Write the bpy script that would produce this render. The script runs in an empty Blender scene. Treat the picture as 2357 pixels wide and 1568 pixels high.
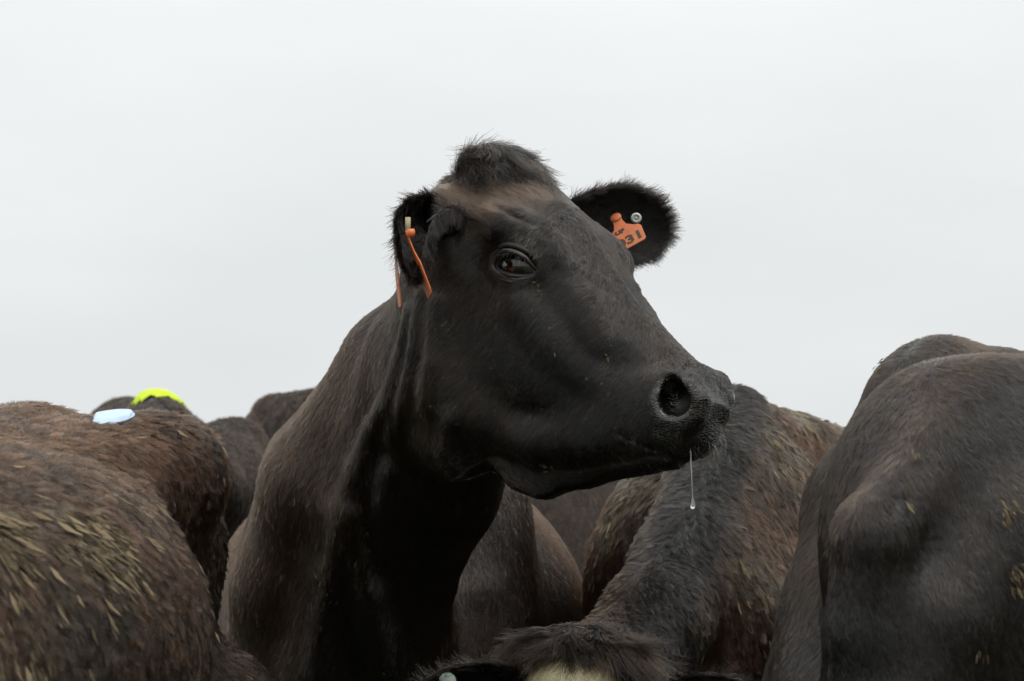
import bpy, bmesh, math, random
import numpy as np
from mathutils import Vector, Matrix

random.seed(7)
RNG = np.random.default_rng(7)
SC = bpy.context.scene
COL = SC.collection
HAIR = 1.0            # hair density factor

# ------------------------------------------------------------------ camera
CAM_H, PITCH, LENS = 1.30, math.radians(2.33), 85.0
cam_d = bpy.data.cameras.new('camera')
cam = bpy.data.objects.new('camera', cam_d)
COL.objects.link(cam)
cam.location = (0, 0, CAM_H)
cam.rotation_euler = (math.radians(90) + PITCH, 0, 0)
cam_d.lens = LENS
cam_d.sensor_width = 36.0
cam_d.clip_start = 0.1
cam_d.clip_end = 6000.0
cam_d.dof.use_dof = True
cam_d.dof.focus_distance = 3.62
cam_d.dof.aperture_fstop = 8.0
SC.camera = cam

# ------------------------------------------------------------------ overcast sky
SUN_EL, SUN_AZ = math.radians(62), math.radians(125)
world = bpy.data.worlds.new('World')
SC.world = world
world.use_nodes = True
wn = world.node_tree
for n in list(wn.nodes):
    wn.nodes.remove(n)
def wnode(t, **kw):
    n = wn.nodes.new(t)
    for k, v in kw.items():
        setattr(n, k, v)
    return n
w_out = wnode('ShaderNodeOutputWorld')
w_bg = wnode('ShaderNodeBackground')
w_sky = wnode('ShaderNodeTexSky', sky_type='NISHITA', sun_disc=False)
w_sky.sun_elevation = SUN_EL
w_sky.sun_rotation = SUN_AZ
w_sky.air_density = 1.0
w_sky.dust_density = 3.0
w_sky.altitude = 50
w_hsv = wnode('ShaderNodeHueSaturation')
w_hsv.inputs['Saturation'].default_value = 0.12
w_hsv.inputs['Value'].default_value = 1.0
w_tc = wnode('ShaderNodeTexCoord')
w_map = wnode('ShaderNodeMapping')
w_map.inputs['Scale'].default_value = (1.0, 1.0, 3.2)
w_noise = wnode('ShaderNodeTexNoise')
w_noise.inputs['Scale'].default_value = 2.6
w_noise.inputs['Detail'].default_value = 5.0
w_noise.inputs['Roughness'].default_value = 0.5
w_ramp = wnode('ShaderNodeValToRGB')
w_ramp.color_ramp.elements[0].position = 0.25
w_ramp.color_ramp.elements[0].color = (7.35, 7.70, 7.80, 1)
w_ramp.color_ramp.elements[1].position = 0.75
w_ramp.color_ramp.elements[1].color = (9.0, 9.2, 9.2, 1)
# an overcast dome is brighter overhead than at the horizon
w_sep = wnode('ShaderNodeSeparateXYZ')
w_pow = wnode('ShaderNodeMath', operation='POWER', use_clamp=True); w_pow.inputs[1].default_value = 1.45
w_el = wnode('ShaderNodeMapRange'); w_el.inputs['To Min'].default_value = 1.03; w_el.inputs['To Max'].default_value = 2.35
w_mul = wnode('ShaderNodeVectorMath', operation='SCALE')
w_mix = wnode('ShaderNodeMix', data_type='RGBA')
w_mix.inputs['Factor'].default_value = 0.90
L = wn.links.new
L(w_sky.outputs['Color'], w_hsv.inputs['Color'])
L(w_tc.outputs['Generated'], w_map.inputs['Vector'])
L(w_map.outputs['Vector'], w_noise.inputs['Vector'])
L(w_noise.outputs['Fac'], w_ramp.inputs['Fac'])
L(w_hsv.outputs['Color'], w_mix.inputs['A'])
L(w_ramp.outputs['Color'], w_mix.inputs['B'])
L(w_tc.outputs['Generated'], w_sep.inputs['Vector'])
L(w_sep.outputs['Z'], w_pow.inputs[0]); L(w_pow.outputs['Value'], w_el.inputs['Value'])
L(w_mix.outputs['Result'], w_mul.inputs[0]); L(w_el.outputs['Result'], w_mul.inputs['Scale'])
L(w_mul.outputs['Vector'], w_bg.inputs['Color'])
w_bg.inputs['Strength'].default_value = 0.10
L(w_bg.outputs['Background'], w_out.inputs['Surface'])

sun_d = bpy.data.lights.new('sun', 'SUN')
sun_d.energy = 1.1
sun_d.angle = math.radians(40)
sun_d.color = (1.0, 0.97, 0.93)
sun = bpy.data.objects.new('sun', sun_d)
COL.objects.link(sun)
# soft light from high on the right
sun_dir = Vector((math.sin(SUN_AZ) * math.cos(SUN_EL), math.cos(SUN_AZ) * math.cos(SUN_EL), math.sin(SUN_EL)))
sun.rotation_euler = sun_dir.to_track_quat('Z', 'Y').to_euler()
sun.location = sun_dir * 20

SC.view_settings.view_transform = 'Standard'
SC.view_settings.look = 'None'
SC.view_settings.exposure = 0.0
SC.view_settings.gamma = 1.0
SC.view_settings.use_curve_mapping = False
SC.render.engine = 'CYCLES'
SC.cycles.use_denoising = True
SC.cycles.max_bounces = 6
SC.cycles.diffuse_bounces = 3
SC.cycles.glossy_bounces = 3
SC.cycles.transmission_bounces = 6
SC.cycles.transparent_max_bounces = 8

# ------------------------------------------------------------------ pixel helper (a pixel is a direction, d its distance)
PW, PH = 2357.0, 1568.0
FPX = PW * LENS / 36.0
C_O = np.array([0, 0, CAM_H])
C_F = np.array([0, math.cos(PITCH), math.sin(PITCH)])
C_U = np.array([0, -math.sin(PITCH), math.cos(PITCH)])
C_R = np.array([1.0, 0, 0])
def P(px, py, d):
    return C_O + d * (C_F + C_R * (px - PW / 2) / FPX - C_U * (py - PH / 2) / FPX)
def project(p):
    q = np.asarray(p) - C_O
    d = q @ C_F
    return np.stack([PW / 2 + FPX * (q @ C_R) / d, PH / 2 - FPX * (q @ C_U) / d, d], -1)

# ------------------------------------------------------------------ implicit-surface sculpting
def unit(v):
    v = np.asarray(v, float)
    return v / np.linalg.norm(v)
class Frame:
    """local axes; rows of R are the local axes in world space"""
    def __init__(s, o=(0, 0, 0), x=(1, 0, 0), y=(0, 1, 0), z=(0, 0, 1)):
        s.o = np.asarray(o, float)
        s.R = np.array([x, y, z], float)
    def loc(s, p): return (p - s.o) @ s.R.T
    def wor(s, q): return np.asarray(q, float) @ s.R + s.o
    def sub(s, o, x=(1, 0, 0), y=(0, 1, 0), z=(0, 0, 1)):
        f = Frame()
        f.o = s.wor(o)
        f.R = np.array([x, y, z], float) @ s.R
        return f
WORLD = Frame()
class Sculpt:
    def __init__(s): s.pr = []
    def add(s, fn, lo, hi, fr, op, k):
        lo = np.asarray(lo, float); hi = np.asarray(hi, float)
        c = np.array([[(lo, hi)[i][0], (lo, hi)[j][1], (lo, hi)[m][2]] for i in (0, 1) for j in (0, 1) for m in (0, 1)])
        w = fr.wor(c)
        pad = k + 0.03
        s.pr.append((fn, w.min(0) - pad, w.max(0) + pad, fr, op, k))
    def ell(s, c, r, fr=WORLD, k=0.03, op='+', rot=None):
        c = np.asarray(c, float); r = np.asarray(r, float) * np.ones(3)
        if rot is not None:
            fr = fr.sub(c, *np.asarray(rot)); c = np.zeros(3)
        def fn(q):
            d = q - c
            k0 = np.sqrt(((d / r) ** 2).sum(1)); k1 = np.sqrt(((d / r ** 2) ** 2).sum(1)) + 1e-9
            return k0 * (k0 - 1) / k1
        s.add(fn, c - r, c + r, fr, op, k)
    def tube(s, pts, rad, fr=WORLD, k=0.03, op='+', sq=None):
        """round-cone chain; sq=(axis, f) flattens the section along a local axis by f"""
        p = np.asarray(pts, float); rad = np.asarray(rad, float) * np.ones(len(p))
        lo = (p - rad[:, None]).min(0); hi = (p + rad[:, None]).max(0)
        sc = np.ones(3)
        if sq is not None:
            sc[sq[0]] = 1.0 / sq[1]
        ps = p * sc
        def fn(q):
            q = q * sc
            best = None
            for i in range(len(ps) - 1):
                a, b = ps[i], ps[i + 1]
                ab = b - a
                t = np.clip(((q - a) @ ab) / (ab @ ab + 1e-12), 0, 1)
                d = np.sqrt(((q - a - t[:, None] * ab) ** 2).sum(1)) - (rad[i] + t * (rad[i + 1] - rad[i]))
                if best is None: best = d
                else:
                    kk = 0.35 * min(rad[i], rad[i + 1]) + 1e-4
                    h = np.maximum(kk - np.abs(best - d), 0) / kk
                    best = np.minimum(best, d) - h * h * kk * 0.25
            return best * (1.0 if sq is None else min(1.0, sq[1]))
        s.add(fn, lo, hi, fr, op, k)
    def loft(s, tab, n, fr=WORLD, k=0.03, op='+', taper=0.0):
        """tab rows: x, top z, bottom z, half width; sections are super-ellipses along local x"""
        t = np.asarray(tab, float)
        def fn(q):
            x = q[:, 0]
            # smooth interpolation through the rows
            top = cubic(x, t[:, 0], t[:, 1]); bot = cubic(x, t[:, 0], t[:, 2]); w = cubic(x, t[:, 0], t[:, 3])
            c = (top + bot) / 2; h = np.maximum((top - bot) / 2, 0.004)
            v = (q[:, 2] - c) / h
            w = np.maximum(w * (1 + taper * np.clip(v, -1, 1)), 0.004)
            g = (np.abs(q[:, 1]) / w) ** n + np.abs(v) ** n
            g = g ** (1.0 / n)
            d = (g - 1) * np.minimum(w, h)
            e = np.maximum(t[0, 0] - x, x - t[-1, 0])
            return np.maximum(d, e)
        m = t[:, 3].max() * (1 + abs(taper))
        s.add(fn, (t[0, 0], -m, t[:, 2].min()), (t[-1, 0], m, t[:, 1].max()), fr, op, k)
    def ev(s, p):
        v = np.full(len(p), 0.25)
        for fn, lo, hi, fr, op, k in s.pr:
            m = np.nonzero(((p >= lo) & (p <= hi)).all(1))[0]
            if not len(m): continue
            d = fn(fr.loc(p[m])); a = v[m]
            if op == '+':
                h = np.maximum(k - np.abs(a - d), 0) / k
                v[m] = np.minimum(a, d) - h * h * k * 0.25
            else:
                d = -d
                h = np.maximum(k - np.abs(a - d), 0) / k
                v[m] = np.maximum(a, d) + h * h * k * 0.25
        return v
    def grad(s, p, e=0.0015):
        g = np.empty_like(p); v = s.ev(p)
        for i in range(3):
            o = np.zeros(3); o[i] = e
            g[:, i] = s.ev(p + o) - v
        return g / e
    def bounds(s):
        ps = [x for x in s.pr if x[4] == '+']
        return np.min([x[1] for x in ps], 0), np.max([x[2] for x in ps], 0)
    def project(s, p, it=3, step=0.02):
        for n_ in range(it):
            v = s.ev(p)
            if n_ == 0: g = s.grad(p)
            n2 = np.maximum((g * g).sum(1), 0.05)
            d = (v / n2)[:, None] * g
            ln = np.linalg.norm(d, axis=1, keepdims=True)
            p = p - d * np.minimum(1, step / (ln + 1e-9))
        return p
def cubic(x, xs, ys):
    """monotone-ish Hermite interpolation"""
    m = np.gradient(ys, xs)
    i = np.clip(np.searchsorted(xs, x) - 1, 0, len(xs) - 2)
    h = xs[i + 1] - xs[i]
    t = np.clip((x - xs[i]) / h, 0, 1)
    t2 = t * t; t3 = t2 * t
    return (2 * t3 - 3 * t2 + 1) * ys[i] + (t3 - 2 * t2 + t) * h * m[i] + (-2 * t3 + 3 * t2) * ys[i + 1] + (t3 - t2) * h * m[i + 1]

def surface_nets(sc, h):
    lo, hi = sc.bounds()
    lo = lo - h; n = np.ceil((hi - lo) / h).astype(int) + 2
    # coarse pass picks the blocks the surface runs through
    B = 8
    nb = (n + B - 1) // B
    n = nb * B + 1
    V = np.full(n, 0.25, np.float32)
    bc = np.stack(np.meshgrid(*[np.arange(x) for x in nb], indexing='ij'), -1).reshape(-1, 3)
    ctr = lo + (bc * B + B / 2) * h
    cv = sc.ev(ctr)
    near = bc[np.abs(cv) < h * B * 1.35 + 0.02]
    V_in = sc.ev(ctr) < 0
    # fill far-inside blocks with a negative value
    big = np.where(V_in, -0.25, 0.25).reshape(nb).astype(np.float32)
    V[:nb[0] * B, :nb[1] * B, :nb[2] * B] = big.repeat(B, 0).repeat(B, 1).repeat(B, 2)
    off = np.stack(np.meshgrid(*[np.arange(B + 1)] * 3, indexing='ij'), -1).reshape(-1, 3)
    idx = (near[:, None, :] * B + off[None]).reshape(-1, 3)
    lin = np.unique(np.ravel_multi_index(idx.T, n))
    ii = np.stack(np.unravel_index(lin, n), -1)
    vals = np.empty(len(ii), np.float32)
    for a in range(0, len(ii), 400000):
        vals[a:a + 400000] = sc.ev(lo + ii[a:a + 400000] * h)
    V.reshape(-1)[lin] = vals
    S = V < 0
    c8 = [S[i:n[0] - 1 + i, j:n[1] - 1 + j, m:n[2] - 1 + m] for i in (0, 1) for j in (0, 1) for m in (0, 1)]
    cnt = sum(x.astype(np.int8) for x in c8)
    act = (cnt > 0) & (cnt < 8)
    cells = np.argwhere(act)
    idm = np.full(act.shape, -1, np.int32)
    idm[act] = np.arange(len(cells))
    acc = np.zeros((len(cells), 3)); num = np.zeros(len(cells))
    cor = [np.array([i, j, m]) for i in (0, 1) for j in (0, 1) for m in (0, 1)]
    for a in range(8):
        for b in range(a + 1, 8):
            if np.abs(cor[a] - cor[b]).sum() != 1: continue
            va = V[tuple((cells + cor[a]).T)]; vb = V[tuple((cells + cor[b]).T)]
            m = (va < 0) != (vb < 0)
            t = (va / (va - vb + 1e-12))[m][:, None]
            acc[m] += cor[a] + t * (cor[b] - cor[a]); num[m] += 1
    verts = lo + (cells + acc / num[:, None]) * h
    quads = []
    for ax in range(3):
        o = [0, 0, 0]; o[ax] = 1
        b, c = (ax + 1) % 3, (ax + 2) % 3
        s0 = S[:n[0] - 1, :n[1] - 1, :n[2] - 1]
        s1 = S[o[0]:n[0] - 1 + o[0], o[1]:n[1] - 1 + o[1], o[2]:n[2] - 1 + o[2]]
        e = np.argwhere(s0 != s1)
        e = e[(e[:, b] > 0) & (e[:, c] > 0)]
        db = np.zeros(3, int); db[b] = 1
        dc = np.zeros(3, int); dc[c] = 1
        q = np.stack([idm[tuple((e - db - dc).T)], idm[tuple((e - dc).T)], idm[tuple(e.T)], idm[tuple((e - db).T)]], 1)
        fl = s0[tuple(e.T)]
        q[~fl] = q[~fl][:, ::-1]
        quads.append(q)
    quads = np.concatenate(quads)
    quads = quads[(quads >= 0).all(1)]
    return verts, quads

def mesh_from(name, verts, faces):
    me = bpy.data.meshes.new(name)
    verts = np.asarray(verts, np.float32); faces = np.asarray(faces, np.int32)
    k = faces.shape[1]
    me.vertices.add(len(verts)); me.vertices.foreach_set('co', verts.ravel())
    me.loops.add(faces.size); me.loops.foreach_set('vertex_index', faces.ravel())
    me.polygons.add(len(faces))
    me.polygons.foreach_set('loop_start', np.arange(len(faces), dtype=np.int32) * k)
    me.polygons.foreach_set('use_smooth', np.ones(len(faces), bool))
    me.update(); me.validate()
    return me

def link(name, data, mat=None, parent=None):
    o = bpy.data.objects.new(name, data)
    COL.objects.link(o)
    if mat is not None:
        data.materials.append(mat)
    if parent is not None:
        o.parent = parent
        o.matrix_parent_inverse = Matrix.Translation(-Vector(parent.location)) if parent.parent is None else Matrix.Identity(4)
    return o
def thing(name, label, cat, loc=(0, 0, 0), group=None):
    o = bpy.data.objects.new(name, None)
    o.empty_display_size = 0.1
    COL.objects.link(o)
    o.location = loc
    o['label'] = label; o['category'] = cat
    if group: o['group'] = group
    return o
def noise3(p, scale, seed=0):
    """cheap value noise, vectorised, -1..1"""
    q = p * scale + seed * 17.31
    i = np.floor(q).astype(np.int64); f = q - i
    f = f * f * (3 - 2 * f)
    def hsh(a):
        x = (a[:, 0] * 374761393 + a[:, 1] * 668265263 + a[:, 2] * 2147483647 + seed * 1442695) & 0xffffffff
        x = ((x ^ (x >> 13)) * 1274126177) & 0xffffffff
        return ((x ^ (x >> 16)) & 0xffff) / 32767.5 - 1
    r = 0
    for a in (0, 1):
        for b in (0, 1):
            for c in (0, 1):
                w = (f[:, 0] if a else 1 - f[:, 0]) * (f[:, 1] if b else 1 - f[:, 1]) * (f[:, 2] if c else 1 - f[:, 2])
                r = r + w * hsh(i + np.array([a, b, c]))
    return r
def fbm(p, scale, oct=3, seed=0):
    r = 0; a = 1.0; t = 0
    for o in range(oct):
        r = r + a * noise3(p, scale * 2 ** o, seed + o); t += a; a *= 0.55
    return r / t
# ------------------------------------------------------------------ cow anatomy
def head_prims(sc, fr, detail=True):
    """fr: x along the face to the muzzle, y lateral, z dorsal (forehead normal); origin between the eyes on the forehead"""
    for sg in (1, -1):
        # mandible: jaw angle to chin
        sc.tube([(-0.07, sg * .062, -.13), (0.0, sg * .062, -.235), (0.075, sg * .056, -.275), (0.165, sg * .044, -.252), (0.25, sg * .034, -.198), (0.32, sg * .022, -.148)],
                [.045, .046, .042, .038, .034, .024], fr, k=.03)
    sc.tube([(0.0, 0, -.17), (0.09, 0, -.235), (0.19, 0, -.21), (0.30, 0, -.155)], [.075, .065, .055, .036], fr, k=.05)
    # loose skin under the jaw
    sc.tube([(.08, 0, -.29), (.145, 0, -.310), (.178, 0, -.302), (.23, 0, -.246), (.28, 0, -.188), (.325, 0, -.145)], [.045, .045, .041, .038, .030, .022], fr, k=.035, sq=(1, .8))
    sc.loft([(-.215, -.045, -.12, .03), (-.20, -.005, -.15, .062), (-.17, .026, -.17, .088), (-.11, .042, -.19, .106), (-.04, .044, -.20, .112), (.03, .040, -.20, .106), (.09, .022, -.195, .086),
             (.16, .002, -.19, .068), (.24, -.009, -.175, .057), (.30, -.012, -.165, .053), (.340, -.014, -.135, .048), (.372, -.040, -.11, .036)], 2.35, fr, k=.04, taper=-.06)
    for sg in (1, -1):
        sc.ell((.002, sg * .084, -.018), (.058, .033, .036), fr, k=.03)            # orbit
        sc.ell((.02, sg * .070, -.175), (.115, .042, .105), fr, k=.035)            # masseter
        sc.ell((.17, sg * .050, -.150), (.10, .026, .060), fr, k=.04)
        sc.ell((.11, sg * .070, -.062), (.09, .024, .045), fr, k=.04)
        sc.ell((.085, sg * .072, -.150), (.09, .030, .055), fr, k=.04)
        sc.tube([(.055, sg * .092, -.092), (.13, sg * .080, -.108), (.21, sg * .064, -.115)], [.026, .024, .015], fr, k=.03)   # facial crest
        sc.tube([(-.10, sg * .095, -.035), (-.04, sg * .106, -.006), (.04, sg * .085, .004)], [.02, .022, .014], fr, k=.03)    # brow
        sc.ell((.332, sg * .042, -.058), (.042, .030, .042), fr, k=.025)           # nostril wing
        sc.ell((.305, sg * .042, -.104), (.06, .026, .042), fr, k=.03)             # upper lip side
    sc.ell((.337, .004, -.072), (.037, .041, .056), fr, k=.03)                        # planum
    sc.ell((.350, 0, -.106), (.044, .044, .030), fr, k=.025)                       # upper lip
    sc.ell((.334, 0, -.146), (.042, .037, .022), fr, k=.012)                        # lower lip / chin
    sc.ell((.364, -.008, -.094), (.026, .030, .022), fr, k=.03)
    if not detail: return
    for sg in (1, -1):
        sc.ell((-.075, sg * .134, -.075), (.040, .020, .030), fr, k=.03, op='-')    # temporal hollow
        sc.tube([(.385, sg * .012, -.120), (.345, sg * .046, -.134), (.30, sg * .058, -.147), (.26, sg * .060, -.157)], [.004, .0048, .004, .001], fr, k=.010, op='-')   # mouth
        # fold where the brow steps down to the nose, with its groove; facial vein; wrinkles of the brow
        sc.tube([(.018, sg * .086, .000), (.058, sg * .077, -.004), (.092, sg * .060, -.012), (.118, sg * .040, -.004)], [.004, .007, .006, .002], fr, k=.02)
        sc.tube([(-.075, sg * .112, .004), (-.035, sg * .116, .012), (.0, sg * .105, .020)], [.002, .004, .002], fr, k=.014, op='-')
        ef = eye_frame(fr, sg)
        sc.ell((0, 0, .003), (.050, .031, .018), ef, k=.02)                        # lid mound
        sc.ell((0.001, 0, .024), (.041, .0195, .030), ef, k=.005, op='-')              # opening
        n = NOS * np.array([1, sg, 1]) + (0 if sg > 0 else np.array([-.014, .008, 0]))
        rim = [n + np.array([dx, sg * dl, du]) for dx, dl, du in ((-.026, -.002, .020), (-.004, -.008, .031), (.020, -.018, .022), (.027, -.022, .0), (.016, -.014, -.022), (-.006, -.003, -.028), (-.028, .002, -.014))]
        if sg > 0: sc.ell((.356, .026, -.074), (.018, .024, .042), fr, k=.03)
        sc.tube(rim, [.006, .009, .0105, .010, .0095, .008, .006], fr, k=.018)
        sc.tube([n + np.array([.001, sg * .022, .0]), n + np.array([-.004, sg * -.004, .002]), n + np.array([-.035, sg * -.018, .004])], [.024, .0215, .015], fr, k=.010, op='-')
        sc.ell(n + np.array([-.020, sg * .008, .020]), (.016, .018, .011), fr, k=.008, op='-')
EYE = np.array([.014, .100, -.046])
NOS = np.array([.349, .060, -.056])
def eye_frame(fr, sg):
    z = unit((.10, sg * 1.0, .12)); x = np.array([.885, 0, .466]); x = unit(x - z * (x @ z))
    y = np.cross(z, x)
    if y[2] < 0: y = -y
    return fr.sub(EYE * np.array([1, sg, 1]), x, y, z)
def lid_curves():
    up = np.array([(-.038, -.001, .005), (-.024, .0120, .022), (-.002, .0165, .029), (.022, .0105, .024), (.042, -.007, .010)])
    lo_ = np.array([(-.038, .000, .004), (-.026, -.0125, .012), (-.002, -.0180, .017), (.022, -.0160, .014), (.042, -.007, .008)])
    return up, lo_

def leg_prims(sc, fr, fore, x, y, top, k=.05):
    if fore:
        sc.tube([(x, y, top), (x - .02, y, .62), (x, y * .95, .38), (x + .01, y * .95, .12), (x + .05, y * .95, .035)], [.115, .075, .05, .037, .052], fr, k=k)
        sc.ell((x, y * .95, .37), (.055, .05, .07), fr, k=.03)
    else:
        sc.tube([(x + .06, y, top), (x + .10, y * 1.05, .70), (x - .10, y, .50), (x - .08, y, .25), (x - .06, y, .10), (x - .02, y, .035)], [.16, .11, .062, .042, .04, .052], fr, k=k)
    sc.ell(((x + .03 if fore else x - .02), y * (.95 if fore else 1), .04), (.075, .058, .045), fr, k=.02)

def torso_prims(sc, fr, z=1.36, w=1.0, wdrop=0.0, bw=1.0, thigh=.185, hook=.245, hookz=1.215, tail=True, shoulder=True, chest=True):
    s = z / 1.36
    def S(p): return np.asarray(p, float) * np.array([s, s * w, s])
    def Sl(ps): return [S(p) for p in ps]
    # ribcage and belly
    sc.tube(Sl([(.50, 0, .92), (.20, 0, .88), (-.12, 0, .86), (-.42, 0, .93)]), np.array([.30, .385, .40, .33]) * s, fr, k=.10, sq=(1, .93 * w * bw))
    sc.tube(Sl([(.55, 0, 1.27 - wdrop), (.2, 0, 1.25 - wdrop * .5), (-.3, 0, 1.265), (-.60, 0, 1.30), (-.92, 0, 1.275)]), np.array([.075, .065, .06, .06, .05]) * s, fr, k=.12)
    sc.ell(S((.48, 0, 1.22 - wdrop)), np.array([.22, .11, .13]) * s, fr, k=.10)
    # pelvis: hooks, pins, rump, thighs
    sc.ell(S((-.72, 0, 1.10)), np.array([.30, .23, .19]) * s, fr, k=.10)
    for sg in (1, -1):
        sc.ell(S((-.52, sg * hook, hookz)), np.array([.075, .055, .06]) * s, fr, k=.10)
        sc.tube(Sl([(-.52, sg * (hook - .01), hookz - .005), (-.78, sg * .17, 1.17), (-1.0, sg * .12, 1.15)]), np.array([.06, .055, .05]) * s, fr, k=.10)
        sc.ell(S((-.74, sg * thigh, .90)), np.array([.23, .115, .32]) * s, fr, k=.09)
        if shoulder: sc.ell(S((.46, sg * .20, 1.00)), np.array([.16, .095, .31]) * s, fr, k=.08)
        leg_prims(sc, fr, True, .44 * s, sg * .19 * s, .80 * s)
        leg_prims(sc, fr, False, -.80 * s, sg * .20 * s, .85 * s)
    if chest: sc.ell(S((.62, 0, .80)), np.array([.20, .17, .26]) * s, fr, k=.10)
    if tail:
        sc.tube(Sl([(-.92, 0, 1.27), (-1.03, 0, 1.22), (-1.08, 0, 1.05), (-1.06, 0, .7), (-1.05, 0, .45)]), np.array([.045, .035, .028, .022, .03]) * s, fr, k=.04)

def refine_mesh(me, sc, centre_fn, levels):
    bm = bmesh.new(); bm.from_mesh(me)
    for lv in range(levels):
        co = np.array([v.co[:] for v in bm.verts])
        m = centre_fn(co, lv)
        ed = [e for e in bm.edges if m[e.verts[0].index] and m[e.verts[1].index]]
        bmesh.ops.subdivide_edges(bm, edges=ed, cuts=1, use_grid_fill=True)
        bm.verts.index_update()
        co = np.array([v.co[:] for v in bm.verts])
        m = np.nonzero(centre_fn(co, lv))[0]
        p = sc.project(co[m], 3, .004)
        bm.verts.ensure_lookup_table()
        for i, c in zip(m.tolist(), p.tolist()):
            bm.verts[i].co = c
        sel = [bm.verts[i] for i in m.tolist()]
        bmesh.ops.smooth_vert(bm, verts=sel, factor=.5, use_axis_x=True, use_axis_y=True, use_axis_z=True)
    bmesh.ops.triangulate(bm, faces=[f for f in bm.faces if len(f.verts) > 4])
    bm.to_mesh(me); bm.free()
    me.polygons.foreach_set('use_smooth', np.ones(len(me.polygons), bool))
    me.update()

class Ear:
    """a cupped leaf along a bent axis base-ctrl-tip; nrm = side the cup opens to"""
    def __init__(e, base, ctrl, tip, nrm, half, th0=1.5, th1=.7, thick=.007, base_w=.42, skew=0.0, nu=30, nv=24):
        s = np.linspace(0, 1, nu)[:, None]; t = np.linspace(-1, 1, nv)
        ax = base * (1 - s) ** 2 + 2 * ctrl * s * (1 - s) + tip * s ** 2
        tg = 2 * (ctrl - base) * (1 - s) + 2 * (tip - ctrl) * s
        tg /= np.linalg.norm(tg, axis=1, keepdims=True)
        wid = np.cross(tg, unit(nrm)); wid /= np.linalg.norm(wid, axis=1, keepdims=True)
        nn = np.cross(wid, tg)
        S1 = s[:, 0]
        w = half * (base_w + (1 - base_w) * np.sin(np.clip(S1 * 1.6, 0, 1) * math.pi / 2)) * np.sqrt(np.clip(1 - np.clip((S1 - .40) / .60, 0, 1) ** 2.3, 0, 1))
        w = np.maximum(w, .003)
        th = th0 + (th1 - th0) * S1
        R_ = (w / np.sin(np.minimum(th, 1.5)))[:, None]
        ang = (t[None] + skew) * th[:, None]
        x = R_ * np.sin(ang); n = R_ * (1 - np.cos(ang))
        tk = thick * (1 - .6 * t[None] ** 2) * (1 - .5 * s)
        def lay(o):
            return ax[:, None] + wid[:, None] * (x + o * tk * np.sin(ang))[..., None] + nn[:, None] * (n - o * tk * np.cos(ang))[..., None]
        A = lay(-.5); B = lay(.5)
        e.V = np.concatenate([A.reshape(-1, 3), B.reshape(-1, 3)])
        i = np.arange(nu * nv).reshape(nu, nv); k = nu * nv
        q = np.stack([i[:-1, :-1], i[1:, :-1], i[1:, 1:], i[:-1, 1:]], -1).reshape(-1, 4)
        loop = np.concatenate([i[0, :], i[1:, -1], i[-1, -2::-1], i[-2:0:-1, 0]]); nx = np.roll(loop, -1)
        e.F = np.concatenate([q, q[:, ::-1] + k, np.stack([loop, nx, nx + k, loop + k], 1)])
        # make the shell face outward
        v0 = e.V[q[:, 0]]; c = np.cross(e.V[q[:, 1]] - v0, e.V[q[:, 2]] - v0)
        mid = np.repeat(nn[:-1], nv - 1, axis=0)
        if (c * mid).sum() < 0: e.F = e.F[:, ::-1]
        fl = tg[:, None] * 1.0 + wid[:, None] * np.sign(x)[..., None] * (.75 * np.abs(t[None, :, None]) ** 2)
        e.flow = np.concatenate([fl.reshape(-1, 3)] * 2)
        e.rim = np.concatenate([np.maximum(np.abs(np.broadcast_to(t[None], x.shape)) ** 4, np.broadcast_to(np.clip(s - .85, 0, 1) / .15, x.shape)).ravel()] * 2)
    def hair(e, name, parent, tint_fn, dens, length, rad, seed, lift=.30):
        rng = np.random.default_rng(seed)
        T = np.concatenate([e.F[:, [0, 1, 2]], e.F[:, [0, 2, 3]]])
        a, b, c = e.V[T[:, 0]], e.V[T[:, 1]], e.V[T[:, 2]]
        cr = np.cross(b - a, c - a); ar = np.linalg.norm(cr, axis=1) / 2; nn = cr / (2 * ar[:, None] + 1e-12)
        rim = e.rim[T].mean(1)
        n = rng.poisson(ar * dens * (1 + 1.2 * rim) * HAIR)
        ix = np.repeat(np.arange(len(T)), n)
        r1 = np.sqrt(rng.random(len(ix))); r2 = rng.random(len(ix)); w = np.stack([1 - r1, r1 * (1 - r2), r1 * r2], 1)
        p = (e.V[T[ix]] * w[..., None]).sum(1); fl = (e.flow[T[ix]] * w[..., None]).sum(1); rm = (e.rim[T[ix]] * w).sum(1)
        return strands(name, parent, p, nn[ix], fl, length * (1 + .6 * rm), rad, tint_fn(p) * np.exp(rng.normal(0, .3, (len(p), 1))), rng, lift=lift, jitter=.25, curl=.10, clump=.55, clump_scale=120, gravity=.08)

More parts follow.
